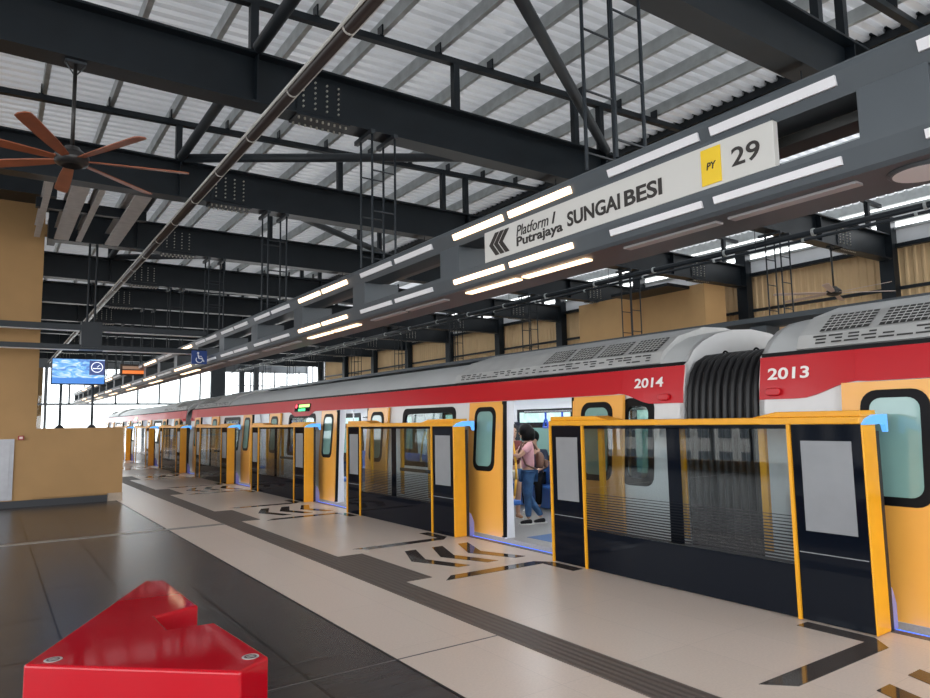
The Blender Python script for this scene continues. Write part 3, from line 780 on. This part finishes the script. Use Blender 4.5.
def train_car(label):
    t = thing('train_car', label, 'train', (0, 0, 0), 'train cars')
    mb = MB(); wins = shell_side(mb)
    mb.build('body_side', M['train_white'], t)
    mb = MB(); shell_side(mb, True)
    mb.build('far_side', M['inside'], t)
    full = RP+[(14.4-x, z) for x, z in RP[-2::-1]]
    inner = [(x if abs(x-7.2) < .01 else (x+.03 if x < 7.2 else x-.03), z-.04) for x, z in full]
    mb = MB(); n = len(full)
    for pr in (full, inner):
        pts = [(x, y, z) for y in (0, CL) for x, z in pr]
        mb.verts(pts, [(i, i+1, n+i+1, n+i) for i in range(n-1)])
    mb.build('roof', M['train_roof'], t, smooth=True)
    # end frames, white, with an opening for the gangway
    for y0, y1 in ((0, .05), (CL-.05, CL)):
        side = [(bx(z), z) for z in (-.35, .3, .95, 1.9)]
        out = side+RP; out = out+[(14.4-x, z) for x, z in out[-2::-1]]
        MB().ext_y(out, y0, y1).build('end_frame', M['train_white'], t)
    MB().box(5.975, 6.02, 0.02, CL-.02, 2.152, 2.188).build('gutter', M['rubber'], t)
    # red band
    def low(y):
        q = min(y, CL-y)
        if q < .40: b = 1.757
        elif q < .90: s = (q-.40)/.5; b = 1.757+(1.885-1.757)*(3*s*s-2*s**3)
        else: b = 1.878
        m_ = abs(y-CL/2)
        if m_ < .75: b -= .10*(1-max(0, (m_-.45)/.30) if m_ > .45 else 1)
        return b
    ysr = [.01+i*(CL-.02)/240 for i in range(241)]
    mb = MB(); pts = []
    for y in ysr:
        for z, d in ((low(y), .003), (low(y), .016), (2.15, .016), (2.15, .003)): pts.append((bx(z)-d, y, z))
    fs = []
    for i in range(240):
        for k in range(4): fs.append((4*i+k, 4*i+(k+1) % 4, 4*i+4+(k+1) % 4, 4*i+4+k))
    fs += [(0,1,2,3), (963,962,961,960)]
    mb.verts(pts, fs).build('red_band', M['train_red'], t)
    for y in (.87, CL-.87):
        patch([(y-.008,1.885),(y+.008,1.885),(y+.008,2.15),(y-.008,2.15)], .015, .019).build('band_joint', M['train_red'], t)
    for y in (.24, CL-.16):
        o = patch(rrect(y-.075, y+.075, 1.79, 1.86, .034), .014, .05).build('marker_lamp', M['train_red'], t, .012)
    # doors
    for d in DOORS:
        for y0, y1 in ((d-DH-.02, d-DH+.012), (d+DH-.012, d+DH+.02)):
            mb = MB()
            mb.prism([(y0,.0),(y1,.0),(y1,.9),(y1,1.87),(y0,1.87),(y0,.9)], lambda y, z: (bx(z)-.012, y, z), lambda y, z: (bx(z)+.14, y, z))
            mb.build('door_jamb', M['inside'], t)
        for s in (-1, 1):
            a, b = (d+DH-.01, d+DH+.80) if s > 0 else (d-DH-.80, d-DH+.01)
            zz = [.02, .30, .95, 1.40, 1.87]
            mb = MB(); pts = []
            for z in zz:
                pts += [(bx(z)-.022, a, z), (bx(z)-.022, b, z), (bx(z)-.062, b, z), (bx(z)-.062, a, z)]
            fs = []
            for k in range(4):
                for q in range(4): fs.append((4*k+q, 4*k+(q+1) % 4, 4*k+4+(q+1) % 4, 4*k+4+q))
            fs += [(0,1,2,3), (19,18,17,16)]
            lf = mb.verts(pts, fs).build('door_leaf', M['train_yellow'], t)
            c = (a+b)/2
            patch(rrect(c-.255, c+.255, .895, 1.80, .13), .060, .068).build('window_frame', M['rubber'], lf)
            patch(rrect(c-.185, c+.185, .965, 1.735, .09), .067, .0705).build('window_pane', M['train_glass'], lf)
            e = a if s > 0 else b
            patch([(e-.02,.02),(e+.02,.02),(e+.02,1.87),(e-.02,1.87)], .010, .064).build('door_edge', M['rubber'], lf)
    # side windows
    for a, b in wins:
        outer = rrect(a-.03, b+.03, .87, 1.83, .12); inner = rrect(a+.05, b-.05, .95, 1.74, .09)
        fr = ring_patch(outer, inner, -.03, .008).build('window_frame', M['rubber'], t)
        patch(rrect(a+.04, b-.04, .94, 1.75, .09), -.02, -.012).build('window_pane', M['train_tint'], fr)
    # air conditioning units
    for y0, y1 in ((.35, 4.4), (CL-4.4, CL-.35)):
        u = MB().ext_y([(6.03,2.19),(5.995,2.20),(6.055,2.325),(6.33,2.515),(6.8,2.645),(7.2,2.66),(7.9,2.56),(8.2,2.30),(8.2,2.19)], y0, y1)
        def on_panel(y, s): return (5.995+.06*s-.005, y, 2.20+.125*s+.003)
        umesh = u; mb = u; u.cur = 1; rnd = random.Random(3)
        y = y0+.15
        while y < y1-.15:
            for s in (.30, .55, .78):
                wv = rnd.choice((.06, .09, .12))
                if rnd.random() < .74:
                    mb.verts([on_panel(y, s-.06), on_panel(y+wv, s-.06), on_panel(y+wv, s+.06), on_panel(y, s+.06)], [(0,1,2,3)])
            y += .14
        u = mb.build('aircon_unit', [M['ac'], M['ac_grille']], t)
        span = (y0+.1, y0+2.1) if y0 < 1 else (y1-2.1, y1-.1)
        q = 0
        while span[0]+q*.5 < span[1]-.1:
            ya = span[0]+q*.5; yb = ya+.42
            def on_g(y, s, lift=.006): return (6.062+.262*s-lift*.5, y, 2.330+.181*s+lift)
            gm = MB().verts([on_g(ya,.05), on_g(yb,.05), on_g(yb,.98), on_g(ya,.98)], [(0,1,2,3)]).build('grille', M['ac_grille'], u)
            mb = MB()
            for k in range(1, 8):
                yy = ya+.42*k/8; mb.tube(on_g(yy,.05,.009), on_g(yy,.98,.009), .0035, 4)
            for k in range(1, 6):
                mb.tube(on_g(ya,.05+.155*k,.009), on_g(yb,.05+.155*k,.009), .0035, 4)
            mb.build('grille_wires', M['ac'], gm)
            q += 1
    # interior
    MB().box(5.88, 8.52, .05, CL-.05, -.10, 0).build('floor', M['train_floor'], t)
    mb = MB()
    for d in DOORS: mb.box(6.15, 7.0, d-.60, d+.60, 0, .003)
    mb.build('floor_mat', M['train_mat_blue'], t)
    MB().box(6.1, 8.35, .06, CL-.06, 2.08, 2.10).build('ceiling', M['inside'], t)
    for x in (6.65, 7.75): MB().box(x-.07, x+.07, .3, CL-.3, 2.06, 2.079).build('ceiling_lamp', M['train_lamp'], t)
    for a, b in wins[:3]:
        f = MB().box(8.44, 8.48, a-.1, b+.1, .85, 1.85).build('far_window', M['inside_dark'], t)
        MB().box(8.43, 8.438, a+.08, b-.08, .95, 1.45).build('far_pane', M['train_glass'], f)
        MB().box(8.42, 8.436, a+.1, b-.1, 1.55, 1.74).build('advert_panel', M['ad'], f)
    for d in DOORS:
        f = MB().box(8.44, 8.48, d-.78, d+.78, .05, 1.88).build('far_door', M['inside_dark'], t)
        MB().box(8.425, 8.439, d-.6, d-.08, .75, 1.45).box(8.425, 8.439, d+.08, d+.6, .75, 1.45).build('far_pane', M['train_glass'], f)
        MB().box(8.42, 8.438, d-.55, d+.55, 1.58, 1.74).build('advert_panel', M['ad'], f)
    for a, b in zip(DOORS, DOORS[1:]):
        mb = MB().box(8.0, 8.42, a+1.0, b-1.0, .38, .45).box(8.30, 8.42, a+1.0, b-1.0, .45, .85).box(8.25, 8.42, a+1.1, b-1.1, .02, .38)
        mb.build('bench_seat', M['seat_blue'], t, .02)
        mb = MB().box(5.98, 6.40, a+1.0, b-1.0, .38, .45).box(5.98, 6.10, a+1.0, b-1.0, .45, .85)
        mb.build('bench_seat', M['seat_blue'], t, .02)
    for d in DOORS:
        MB().tube((6.75, d-1.3, 1.72), (6.75, d+1.3, 1.72), .016, 8).build('handrail', M['chrome'], t)
        for k in range(5):
            y = d-.62+.36*k
            h = MB().tube((6.75, y, 1.715), (6.75, y, 1.60), .017, 6).build('strap', M['handle_blue'], t)
            mb = MB()
            q = [(6.75, y-.018, 1.60), (6.75, y+.018, 1.60), (6.75, y+.055, 1.49), (6.75, y-.055, 1.49), (6.75, y-.018, 1.60)]
            mb.poly_tube(q, .017, 6).build('grab_handle', M['handle_blue'], h)
        # forked yellow pole beside the doorway
        for s in (-1, 1):
            x, y = 6.62, d+s*1.52
            p = MB().poly_tube([(x,y,2.07),(x,y,1.42)], .018, 8).poly_tube([(x,y,.32),(x,y,.02)], .018, 8).build('pole_end', M['chrome'], t)
            mb = MB()
            for q in (-1, 1):
                mb.poly_tube([(x,y,1.42),(x+.03*q,y-.04*q,1.25),(x+.05*q,y-.07*q,.95),(x+.05*q,y-.07*q,.70),(x+.03*q,y-.04*q,.45),(x,y,.32)], .017, 8)
            mb.build('forked_pole', M['pole_yellow'], p, smooth=True)
    # destination display in the middle of the red band
    f = patch(rrect(CL/2-.48, CL/2+.48, 1.88, 2.06, .03), .014, .022).build('display', M['inside_dark'], t)
    patch([(CL/2-.42,1.98),(CL/2+.22,1.98),(CL/2+.22,2.045),(CL/2-.42,2.045)], .021, .025).build('display_line', M['disp'], f)
    patch([(CL/2-.20,1.895),(CL/2+.22,1.895),(CL/2+.22,1.95),(CL/2-.20,1.95)], .021, .025).build('display_line', M['disp_green'], f)
    patch(rrect(CL/2+.34, CL/2+.42, 1.97, 2.05, .03), .021, .028).build('status_lamp', M['disp_red'], f)
    # bogies and skirts
    MB().box(6.1, 8.3, 1.5, 4.0, -1.0, -.36).box(6.1, 8.3, CL-4.0, CL-1.5, -1.0, -.36).box(6.2, 8.2, 5, CL-5, -.9, -.36).build('underframe', M['gasket'], t)
    return t
carA = train_car('red white and yellow train car numbered 2014 with the open doorway people stand in')
def numbers(car, txt, y_hi, y_lo, z=1.935, h=.108):
    org = (bx(1.99)-.0175, 0, 0)
    vz = Vector((bx(2.15)-bx(1.90), 0, .25)); vz = vz/vz.z
    o = text_obj(txt, 'car_number', M['num_white'], 0, 0, y_hi-y_lo, h, (bx(z)-.0175, y_hi, z), (0,-1,0), vz, depth=.003, bold=.02, parent=car)
Y0A = 4.60
carB = copy_tree(carA); carB['label'] = 'red white and yellow train car numbered 2013, nearest, running out of the frame'
carC = copy_tree(carA); carC['label'] = 'far unnumbered train car beyond the second bellows, by the bright end glazing'
carA.location.y = Y0A; carB.location.y = 3.75-CL; carC.location.y = 26.75
numbers(carA, '2014', 5.265-Y0A, 4.865-Y0A)
numbers(carB, '2013', 3.655-3.75+CL, 3.262-3.75+CL, h=.108)

def bellows(y0, y1, label):
    t = thing('gangway_bellows', label, 'gangway bellows', (0, y0, 0), 'gangway bellows')
    prof = [(5.98,-.25),(5.96,.5),(5.96,1.2),(5.98,1.7),(6.0,1.88),(6.05,2.02),(6.14,2.13),(6.30,2.20),(6.7,2.24),(7.2,2.25)]
    full = prof+[(14.4-x, z) for x, z in prof[-2::-1]]
    Lb = y1-y0; nr = 10; rows = []
    for i in range(nr*8+1):
        s = i/(nr*8); ph = s*nr
        d = abs(math.sin(PI*ph))**.55*.075
        if abs(s-.5) < .007: d = -.05
        rows.append((s*Lb, d))
    n = len(full); pts = []
    for y, d in rows:
        for x, z in full:
            v = Vector((x-7.2, max(0, z-1.0)*.9)); v = v.normalized()*d if v.length else v
            pts.append((x+v.x, y, z+v.y))
    fs = [(r*n+i, r*n+i+1, r*n+n+i+1, r*n+n+i) for r in range(len(rows)-1) for i in range(n-1)]
    MB().verts(pts, fs).build('folds', M['bellows'], t, smooth=True)
    for y in (Lb*.32, Lb*.75):
        mb = MB()
        for i in range(10):
            a, b = PI*i/10, PI*(i+1)/10
            mb.tube((6.36, y+.035*math.cos(a), 2.23+.06*math.sin(a)), (6.36, y+.035*math.cos(b), 2.23+.06*math.sin(b)), .010, 6)
        mb.build('lifting_loop', M['rubber'], t)
    return t
bellows(3.76, 4.59, 'black ribbed gangway bellows joining car 2014 to car 2013')
bellows(25.91, 26.74, 'far black gangway bellows behind the fifth gate panel')
for x in (6.6, 7.8, 11.1, 12.3):
    o = MB().box(x-.035, x+.035, -8, 90, -1.25, -1.10).build('rail', M['rail'])
    tag(o, 'steel running rail on the trackbed below the platforms', 'rail', 'running rails')

# ------------------------------------------------------------------ red bench
t = thing('red_bench', 'glossy red arrow shaped bench with a square notch on the dark tiles', 'bench', (0, 0, 0))
poly = [(.185,4.195),(1.02,5.82),(1.150,5.76),(1.173,4.82),(.893,4.72),(.899,4.378),(1.157,4.35),(1.215,3.56),(1.032,3.425)]
MB().ext_z(poly, .06, .45).build('body', M['bench'], t, .018, seg=4)
inner = [(.30,4.20),(1.0,5.65),(1.10,5.65),(1.11,4.87),(.84,4.77),(.85,4.32),(1.09,4.29),(1.15,3.58),(1.02,3.50)]
MB().ext_z(inner, .0, .06).build('plinth', M['plinth'], t)
for cx, cy in ((.315, 4.185), (1.135, 3.605)):
    mb = MB(); pts = [(cx+.042*math.cos(2*PI*i/28)*1, cy+.042*math.sin(2*PI*i/28)) for i in range(28)]
    b = mb.ext_z(pts, .4502, .4515).build('badge', M['badge'], t)
    mb = MB(); z0, z1 = .4516, .4522
    pts = [(cx+.031*math.cos(2*PI*i/28), cy+.031*math.sin(2*PI*i/28)) for i in range(28)]
    mb.ext_z(pts, z0, z1); mb.build('emblem_disc', M['badge_ink'], b)
    mb = MB()
    for q in (-1, 1): mb.ext_z([(cx-.022, cy+q*.010-.004),(cx+.022, cy+q*.010-.004),(cx+.016, cy+q*.010+.004),(cx-.016, cy+q*.010+.004)], .4523, .4528)
    mb.build('emblem_bars', M['badge'], b)

# ------------------------------------------------------------------ people
M['skin'] = mat('skin', (.52,.30,.20), .55, noise=.04)
M['hair'] = mat('hair_black', (.004,.0035,.0035), .6, spec=.15)
M['pink'] = mat('shirt_pink', (.68,.36,.38), .8, noise=.06, nscale=10)
M['jeans'] = mat('jeans_blue', (.035,.10,.22), .85, noise=.25, nscale=12)
M['shoe'] = mat('shoe_black', (.008,.008,.010), .6, spec=.2)
M['sole'] = mat('shoe_sole', (.65,.65,.63), .5)
M['pack'] = mat('backpack_brown', (.17,.085,.055), .6, noise=.12, nscale=12)
M['dark_red'] = mat('top_dark_red', (.14,.025,.025), .8)
M['shorts'] = mat('shorts_cream', (.62,.56,.46), .8)
M['navy'] = mat('shirt_navy', (.018,.025,.05), .8)
M['black_cloth'] = mat('trousers_black', (.007,.007,.008), .9, spec=.1)
M['sandal'] = mat('sandal_tan', (.35,.18,.10), .6)
M['eye'] = mat('eye_dark', (.02,.012,.01), .2)

def skin_mesh(name, nodes, edges, material, parent=None, subd=2, root=0):
    me = bpy.data.meshes.new(name+'_cage')
    me.from_pydata([n[0] for n in nodes], edges, [])
    o = bpy.data.objects.new(name+'_cage', me); COL.objects.link(o)
    sk = o.modifiers.new('skin', 'SKIN'); sk.use_smooth_shade = True
    sv = me.skin_vertices[0].data
    for i, n in enumerate(nodes):
        r = n[1]; sv[i].radius = (r if isinstance(r, tuple) else (r, r)); sv[i].use_root = (i == root)
    ss = o.modifiers.new('sub', 'SUBSURF'); ss.levels = subd; ss.render_levels = subd
    dg = bpy.context.evaluated_depsgraph_get()
    m2 = bpy.data.meshes.new_from_object(o.evaluated_get(dg)); m2.name = name
    COL.objects.unlink(o); bpy.data.objects.remove(o)
    m2.materials.clear(); m2.materials.append(material)
    for p in m2.polygons: p.use_smooth = True
    ob = bpy.data.objects.new(name, m2); COL.objects.link(ob)
    if parent: ob.parent = parent
    return ob

def chainer():
    nodes, edges = [], []
    def add(co, r, frm=None):
        nodes.append((Vector(co), r)); i = len(nodes)-1
        if frm is not None: edges.append((frm, i))
        return i
    return nodes, edges, add

def head_into(ob, c, fwd, r=.098):
    """adds skull, nose, ears and lips to the body mesh"""
    bm = bmesh.new(); bm.from_mesh(ob.data)
    f = Vector(fwd).normalized(); u = Vector((0,0,1)); s = f.cross(u)
    c = Vector(c)
    fr = Matrix((s, f, u)).transposed().to_4x4(); fr.translation = c
    def ball(co, sc, n=12):
        m = fr @ Matrix.Translation(co) @ Matrix.Diagonal((*sc, 1))
        bmesh.ops.create_uvsphere(bm, u_segments=n, v_segments=n, radius=1, matrix=m)
    ball((0,0,.0), (r*.80, r*.95, r*1.15), 18); ball((0,.022,-.055), (r*.62, r*.70, r*.75), 14)
    ball((0,r*.98,-.012), (.013,.02,.022), 8); ball((0,r*.86,-.062), (.024,.012,.009), 8)
    for q in (-1, 1): ball((q*r*.80,-.005,-.008), (.010,.018,.028), 8)
    bm.to_mesh(ob.data); bm.free()
    for p in ob.data.polygons: p.use_smooth = True
    return fr
def hand(add, wrist, elbow_dir, palm_n, frm, curl=.5, s=1.0):
    d = Vector(elbow_dir).normalized(); n = Vector(palm_n).normalized(); side = d.cross(n).normalized()
    wv = Vector(wrist)
    palm = add(wv+d*.05*s, (.021*s,.017*s), frm)
    for k, L in zip((-1.5,-.5,.5,1.5), (.062,.074,.070,.056)):
        b = add(wv+d*.085*s+side*.0165*k*s, .009*s, palm)
        m_ = add(wv+d*(.085+L*.5)*s+side*.0185*k*s+n*curl*.018*s, .008*s, b)
        add(wv+d*(.085+L*(1-.35*curl))*s+side*.018*k*s+n*curl*.05*s, .0065*s, m_)
    tb = add(wv+d*.035*s+side*.030*s+n*.010*s, .010*s, palm)
    add(wv+d*.07*s+side*.045*s+n*.028*s, .0085*s, tb)

def shoe(c, d, parent, mat_, sole=True, z=0.0):
    d = Vector(d).normalized(); c = Vector(c)
    nodes, edges, add = chainer()
    a = add(c-d*.06+Vector((0,0,.045)), (.036,.042)); b = add(c+d*.05+Vector((0,0,.040)), (.036,.036), a); add(c+d*.135+Vector((0,0,.030)), (.032,.024), b)
    o = skin_mesh('shoe', nodes, edges, mat_, parent)
    if sole:
        s = d.cross(Vector((0,0,1)))
        out = []
        for i in range(20):
            t_ = 2*PI*i/20; out.append(c+d*(.035+.125*math.cos(t_))+s*(.045*math.sin(t_)))
        mb = MB(); mb.prism([(p.x, p.y) for p in out], lambda x, y: (x, y, c.z+.001), lambda x, y: (x, y, c.z+.018))
        mb.build('sole', M['sole'], o)
    return o

# --- standing woman in pink: local frame x = her right, y = her front
def woman_pink():
    loc = Vector((6.93, 8.38, 0.004)); face = Vector((-.86, .51, 0)).normalized()
    rz = math.atan2(-face.x, face.y)
    t = thing('person', 'woman in pink shirt and blue jeans standing in the train doorway holding the yellow pole', 'person', loc, rz=rz)
    k = .895
    S = lambda p: (p[0]*k, p[1]*k, p[2]*k)
    nodes, edges, add = chainer()
    pel = add(S((0,0,.92)), (.125,.095)); ab = add(S((0,.0,1.08)), (.115,.085), pel); ch = add(S((0,-.01,1.26)), (.135,.095), ab)
    nb = add(S((0,-.015,1.40)), (.06,.055), ch); nk = add(S((0,.0,1.47)), .048, nb); add(S((0,.015,1.55)), .06, nk)
    # right arm raised forward to the pole
    sh = add(S((.165,-.01,1.35)), .050, ch); el = add(S((.20,.20,1.18)), .037, sh); wr = add(S((.12,.40,1.27)), .026, el)
    hand(add, S((.12,.40,1.27)), (-.25,1,.25), (-1,0,0), wr, .7, k)
    sh = add(S((-.165,-.01,1.35)), .050, ch); el = add(S((-.20,.17,1.17)), .037, sh); wr = add(S((-.10,.36,1.22)), .026, el)
    hand(add, S((-.10,.36,1.22)), (.2,1,.2), (1,0,0), wr, .7, k)
    # legs: left straight, right trailing and crossing
    legs = [((-.085,0,.88),(-.08,.03,.48),(-.06,.02,.09)), ((.085,0,.88),(.09,.03,.50),(.05,-.23,.10))]
    for hp, kn, an in legs:
        h = add(S(hp), .085, pel); q = add(S(kn), .056, h); add(S(an), .036, q)
    body = skin_mesh('body', nodes, edges, M['skin'], t)
    fr = head_into(body, S((0,.03,1.575)), (0,1,-.05), .098*k)
    # shirt
    nodes, edges, add = chainer()
    a = add(S((0,0,.89)), (.150,.122)); b = add(S((0,0,1.08)), (.140,.110), a); c = add(S((0,-.01,1.26)), (.155,.118), b); add(S((0,-.015,1.40)), (.078,.07), c)
    for q, e in ((1,(.20,.12,1.245)), (-1,(-.20,.10,1.24))):
        s1 = add(S((.165*q,-.01,1.345)), .066, c); add(S(e), .060, s1)
    skin_mesh('shirt', nodes, edges, M['pink'], t)
    nodes, edges, add = chainer()
    a = add(S((0,0,.90)), (.138,.110))
    for hp, kn, an in legs:
        h = add(S((hp[0],hp[1],.85)), .098, a); q = add(S(kn), .070, h); add(S((an[0],an[1],an[2]+.02)), .050, q)
    skin_mesh('jeans', nodes, edges, M['jeans'], t)
    shoe(S((-.06,.02,.0)), (-.1,1,0), t, M['shoe']); 
    shoe(S((.05,-.23,.0)), (-.25,1,0), t, M['shoe'])
    # bobbed hair
    mb = MB(); hc = Vector(S((0,.015,1.60)))
    mb.ball(hc, .122*k, .98, 1.04, 1.06, 20, 16)
    mb.lathe([(.095*k,-.175*k),(.122*k,-.14*k),(.130*k,-.06*k),(.118*k,.02*k),(.08*k,.06*k)], (hc.x, hc.y-.028, hc.z), 20)
    mb.build('hair', M['hair'], t, smooth=True)
    for q in (-1, 1):
        MB().ball(fr @ Vector((q*.030, .084, .010)), .010).build('eye', M['eye'], t, smooth=True)
    return t, loc, rz, k
t, loc, rz, k = woman_pink()
# backpack (lies on her back)
bp = thing('backpack', 'brown backpack worn on the back of the woman in pink', 'backpack', loc, rz=rz)
nodes, edges, add = chainer()
a = add((0,-.205*k,.93*k), (.125,.070)); b = add((0,-.225*k,1.08*k), (.135,.082), a); add((0,-.195*k,1.25*k), (.105,.060), b)
skin_mesh('bag_body', nodes, edges, M['pack'], bp)
MB().box(-.09,.09,-.30,-.255,.86,.98).build('front_pocket', M['pack'], bp, .02)
for q in (-1, 1):
    MB().poly_tube([(q*.09,-.155*k,1.27*k),(q*.10,-.05*k,1.425*k),(q*.115,.08*k,1.38*k),(q*.12,.135*k,1.22*k),(q*.135,.06*k,1.02*k),(q*.12,-.13*k,.94*k)], .014, 8).build('strap', M['pack'], bp, smooth=True)

# --- woman in shorts partly hidden behind the pole
def woman_shorts():
    loc = Vector((7.12, 9.0, .004)); face = Vector((-.3, -1, 0)).normalized(); rz = math.atan2(-face.x, face.y)
    t = thing('person', 'passenger in dark red top and cream shorts half hidden behind the yellow pole', 'person', loc, rz=rz)
    k = .90; S = lambda p: (p[0]*k, p[1]*k, p[2]*k)
    nodes, edges, add = chainer()
    pel = add(S((0,0,.92)), (.125,.095)); ab = add(S((0,0,1.08)), (.11,.085), pel); ch = add(S((0,-.01,1.26)), (.13,.095), ab)
    nb = add(S((0,-.015,1.40)), (.06,.055), ch); nk = add(S((0,.0,1.47)), .047, nb); add(S((0,.015,1.55)), .06, nk)
    for q in (-1, 1):
        sh = add(S((.165*q,-.01,1.35)), .048, ch); el = add(S((.20*q,.05,1.10)), .036, sh); wr = add(S((.13*q,.26,1.10)), .025, el)
        hand(add, S((.13*q,.26,1.10)), (-.5*q,1,.1), (-q,0,0), wr, .6, k)
        h = add(S((.085*q,0,.88)), .085, pel); kn = add(S((.085*q,.03,.48)), .054, h); an = add(S((.085*q,-.01,.09)), .035, kn); add(S((.09*q,.09,.035)), .03, an)
    body = skin_mesh('body', nodes, edges, M['skin'], t)
    fr = head_into(body, S((0,.03,1.575)), (0,1,-.15), .098*k)
    nodes, edges, add = chainer()
    a = add(S((0,0,.92)), (.145,.118)); b = add(S((0,0,1.08)), (.132,.108), a); c = add(S((0,-.01,1.26)), (.148,.115), b); add(S((0,-.015,1.40)), (.074,.066), c)
    for q in (-1, 1):
        s1 = add(S((.165*q,-.01,1.345)), .062, c); add(S((.19*q,.03,1.22)), .056, s1)
    skin_mesh('top', nodes, edges, M['dark_red'], t)
    nodes, edges, add = chainer()
    a = add(S((0,0,.90)), (.138,.112))
    for q in (-1, 1):
        h = add(S((.09*q,.0,.82)), .102, a); add(S((.095*q,.01,.66)), .092, h)
    skin_mesh('shorts', nodes, edges, M['shorts'], t)
    for q in (-1, 1): shoe(S((.085*q,.0,-.002)), (.1*q,1,0), t, M['sandal'])
    mb = MB(); hc = Vector(S((0,-.005,1.605)))
    mb.ball(hc, .108*k, .98, 1.02, 1.05, 18, 14).ball(hc+Vector((0,-.05,-.13)), .085, .95, .6, 1.7)
    mb.build('hair', M['hair'], t, smooth=True)
    for q in (-1, 1): MB().ball(fr @ Vector((q*.030, .084, .010)), .010).build('eye', M['eye'], t, smooth=True)
woman_shorts()

# --- seated man in navy on the far bench
def seated(loc, face, label, top, legsm, shoem):
    rz = math.atan2(-face[0], face[1])
    t = thing('person', label, 'person', loc, rz=rz)
    nodes, edges, add = chainer()
    pel = add((0,0,.56), (.15,.11)); ab = add((0,.02,.74), (.135,.10), pel); ch = add((0,.03,.93), (.155,.11), ab)
    nb = add((0,.03,1.08), (.065,.06), ch); nk = add((0,.05,1.15), .052, nb); add((0,.07,1.23), .06, nk)
    for q in (-1, 1):
        sh = add((.19*q,.03,1.02), .055, ch); el = add((.23*q,.14,.78), .040, sh); wr = add((.10*q,.33,.72), .028, el)
        hand(add, (.10*q,.33,.72), (-.4*q,1,-.2), (0,0,-1), wr, .5, .95)
        h = add((.10*q,.02,.55), .09, pel); kn = add((.12*q,.44,.53), .062, h); add((.11*q,.42,.09), .038, kn)
    body = skin_mesh('body', nodes, edges, M['skin'], t)
    fr = head_into(body, (0,.09,1.27), (0,1,-.25))
    nodes, edges, add = chainer()
    a = add((0,.0,.55), (.165,.125)); b = add((0,.02,.74), (.155,.12), a); c = add((0,.03,.93), (.178,.142), b); add((0,.035,1.085), (.098,.088), c)
    for q in (-1, 1):
        s1 = add((.19*q,.03,1.015), .070, c); add((.225*q,.11,.85), .062, s1)
    skin_mesh('shirt', nodes, edges, top, t)
    nodes, edges, add = chainer()
    a = add((0,0,.555), (.155,.115))
    for q in (-1, 1):
        h = add((.10*q,.04,.55), .105, a); kn = add((.12*q,.44,.53), .078, h); add((.11*q,.42,.12), .056, kn)
    skin_mesh('trousers', nodes, edges, legsm, t)
    for q in (-1, 1): shoe((.11*q,.42,.0), (.1*q,1,0), t, shoem)
    mb = MB(); mb.ball((0,.07,1.30), .110, .95, 1.03, 1.03, 18, 14).build('hair', M['hair'], t, smooth=True)
    for q in (-1, 1): MB().ball(fr @ Vector((q*.030, .084, .010)), .010).build('eye', M['eye'], t, smooth=True)
seated(Vector((8.12, 9.62, -.02+.024)), (-.75,-.66), 'seated man in navy shirt and black trousers on the far blue train bench', M['navy'], M['black_cloth'], M['sole'])

# ------------------------------------------------------------------ render look
vs = scene.view_settings
scene.display_settings.display_device = 'sRGB'
vs.view_transform = 'Standard'; vs.look = 'None'; vs.exposure = 0.72; vs.gamma = 1.0; vs.use_curve_mapping = False
cy = scene.cycles
cy.max_bounces = 8; cy.diffuse_bounces = 5; cy.glossy_bounces = 4; cy.transmission_bounces = 6; cy.transparent_max_bounces = 16
cy.caustics_reflective = False; cy.caustics_refractive = False
cy.use_denoising = True
cy.sample_clamp_indirect = 6
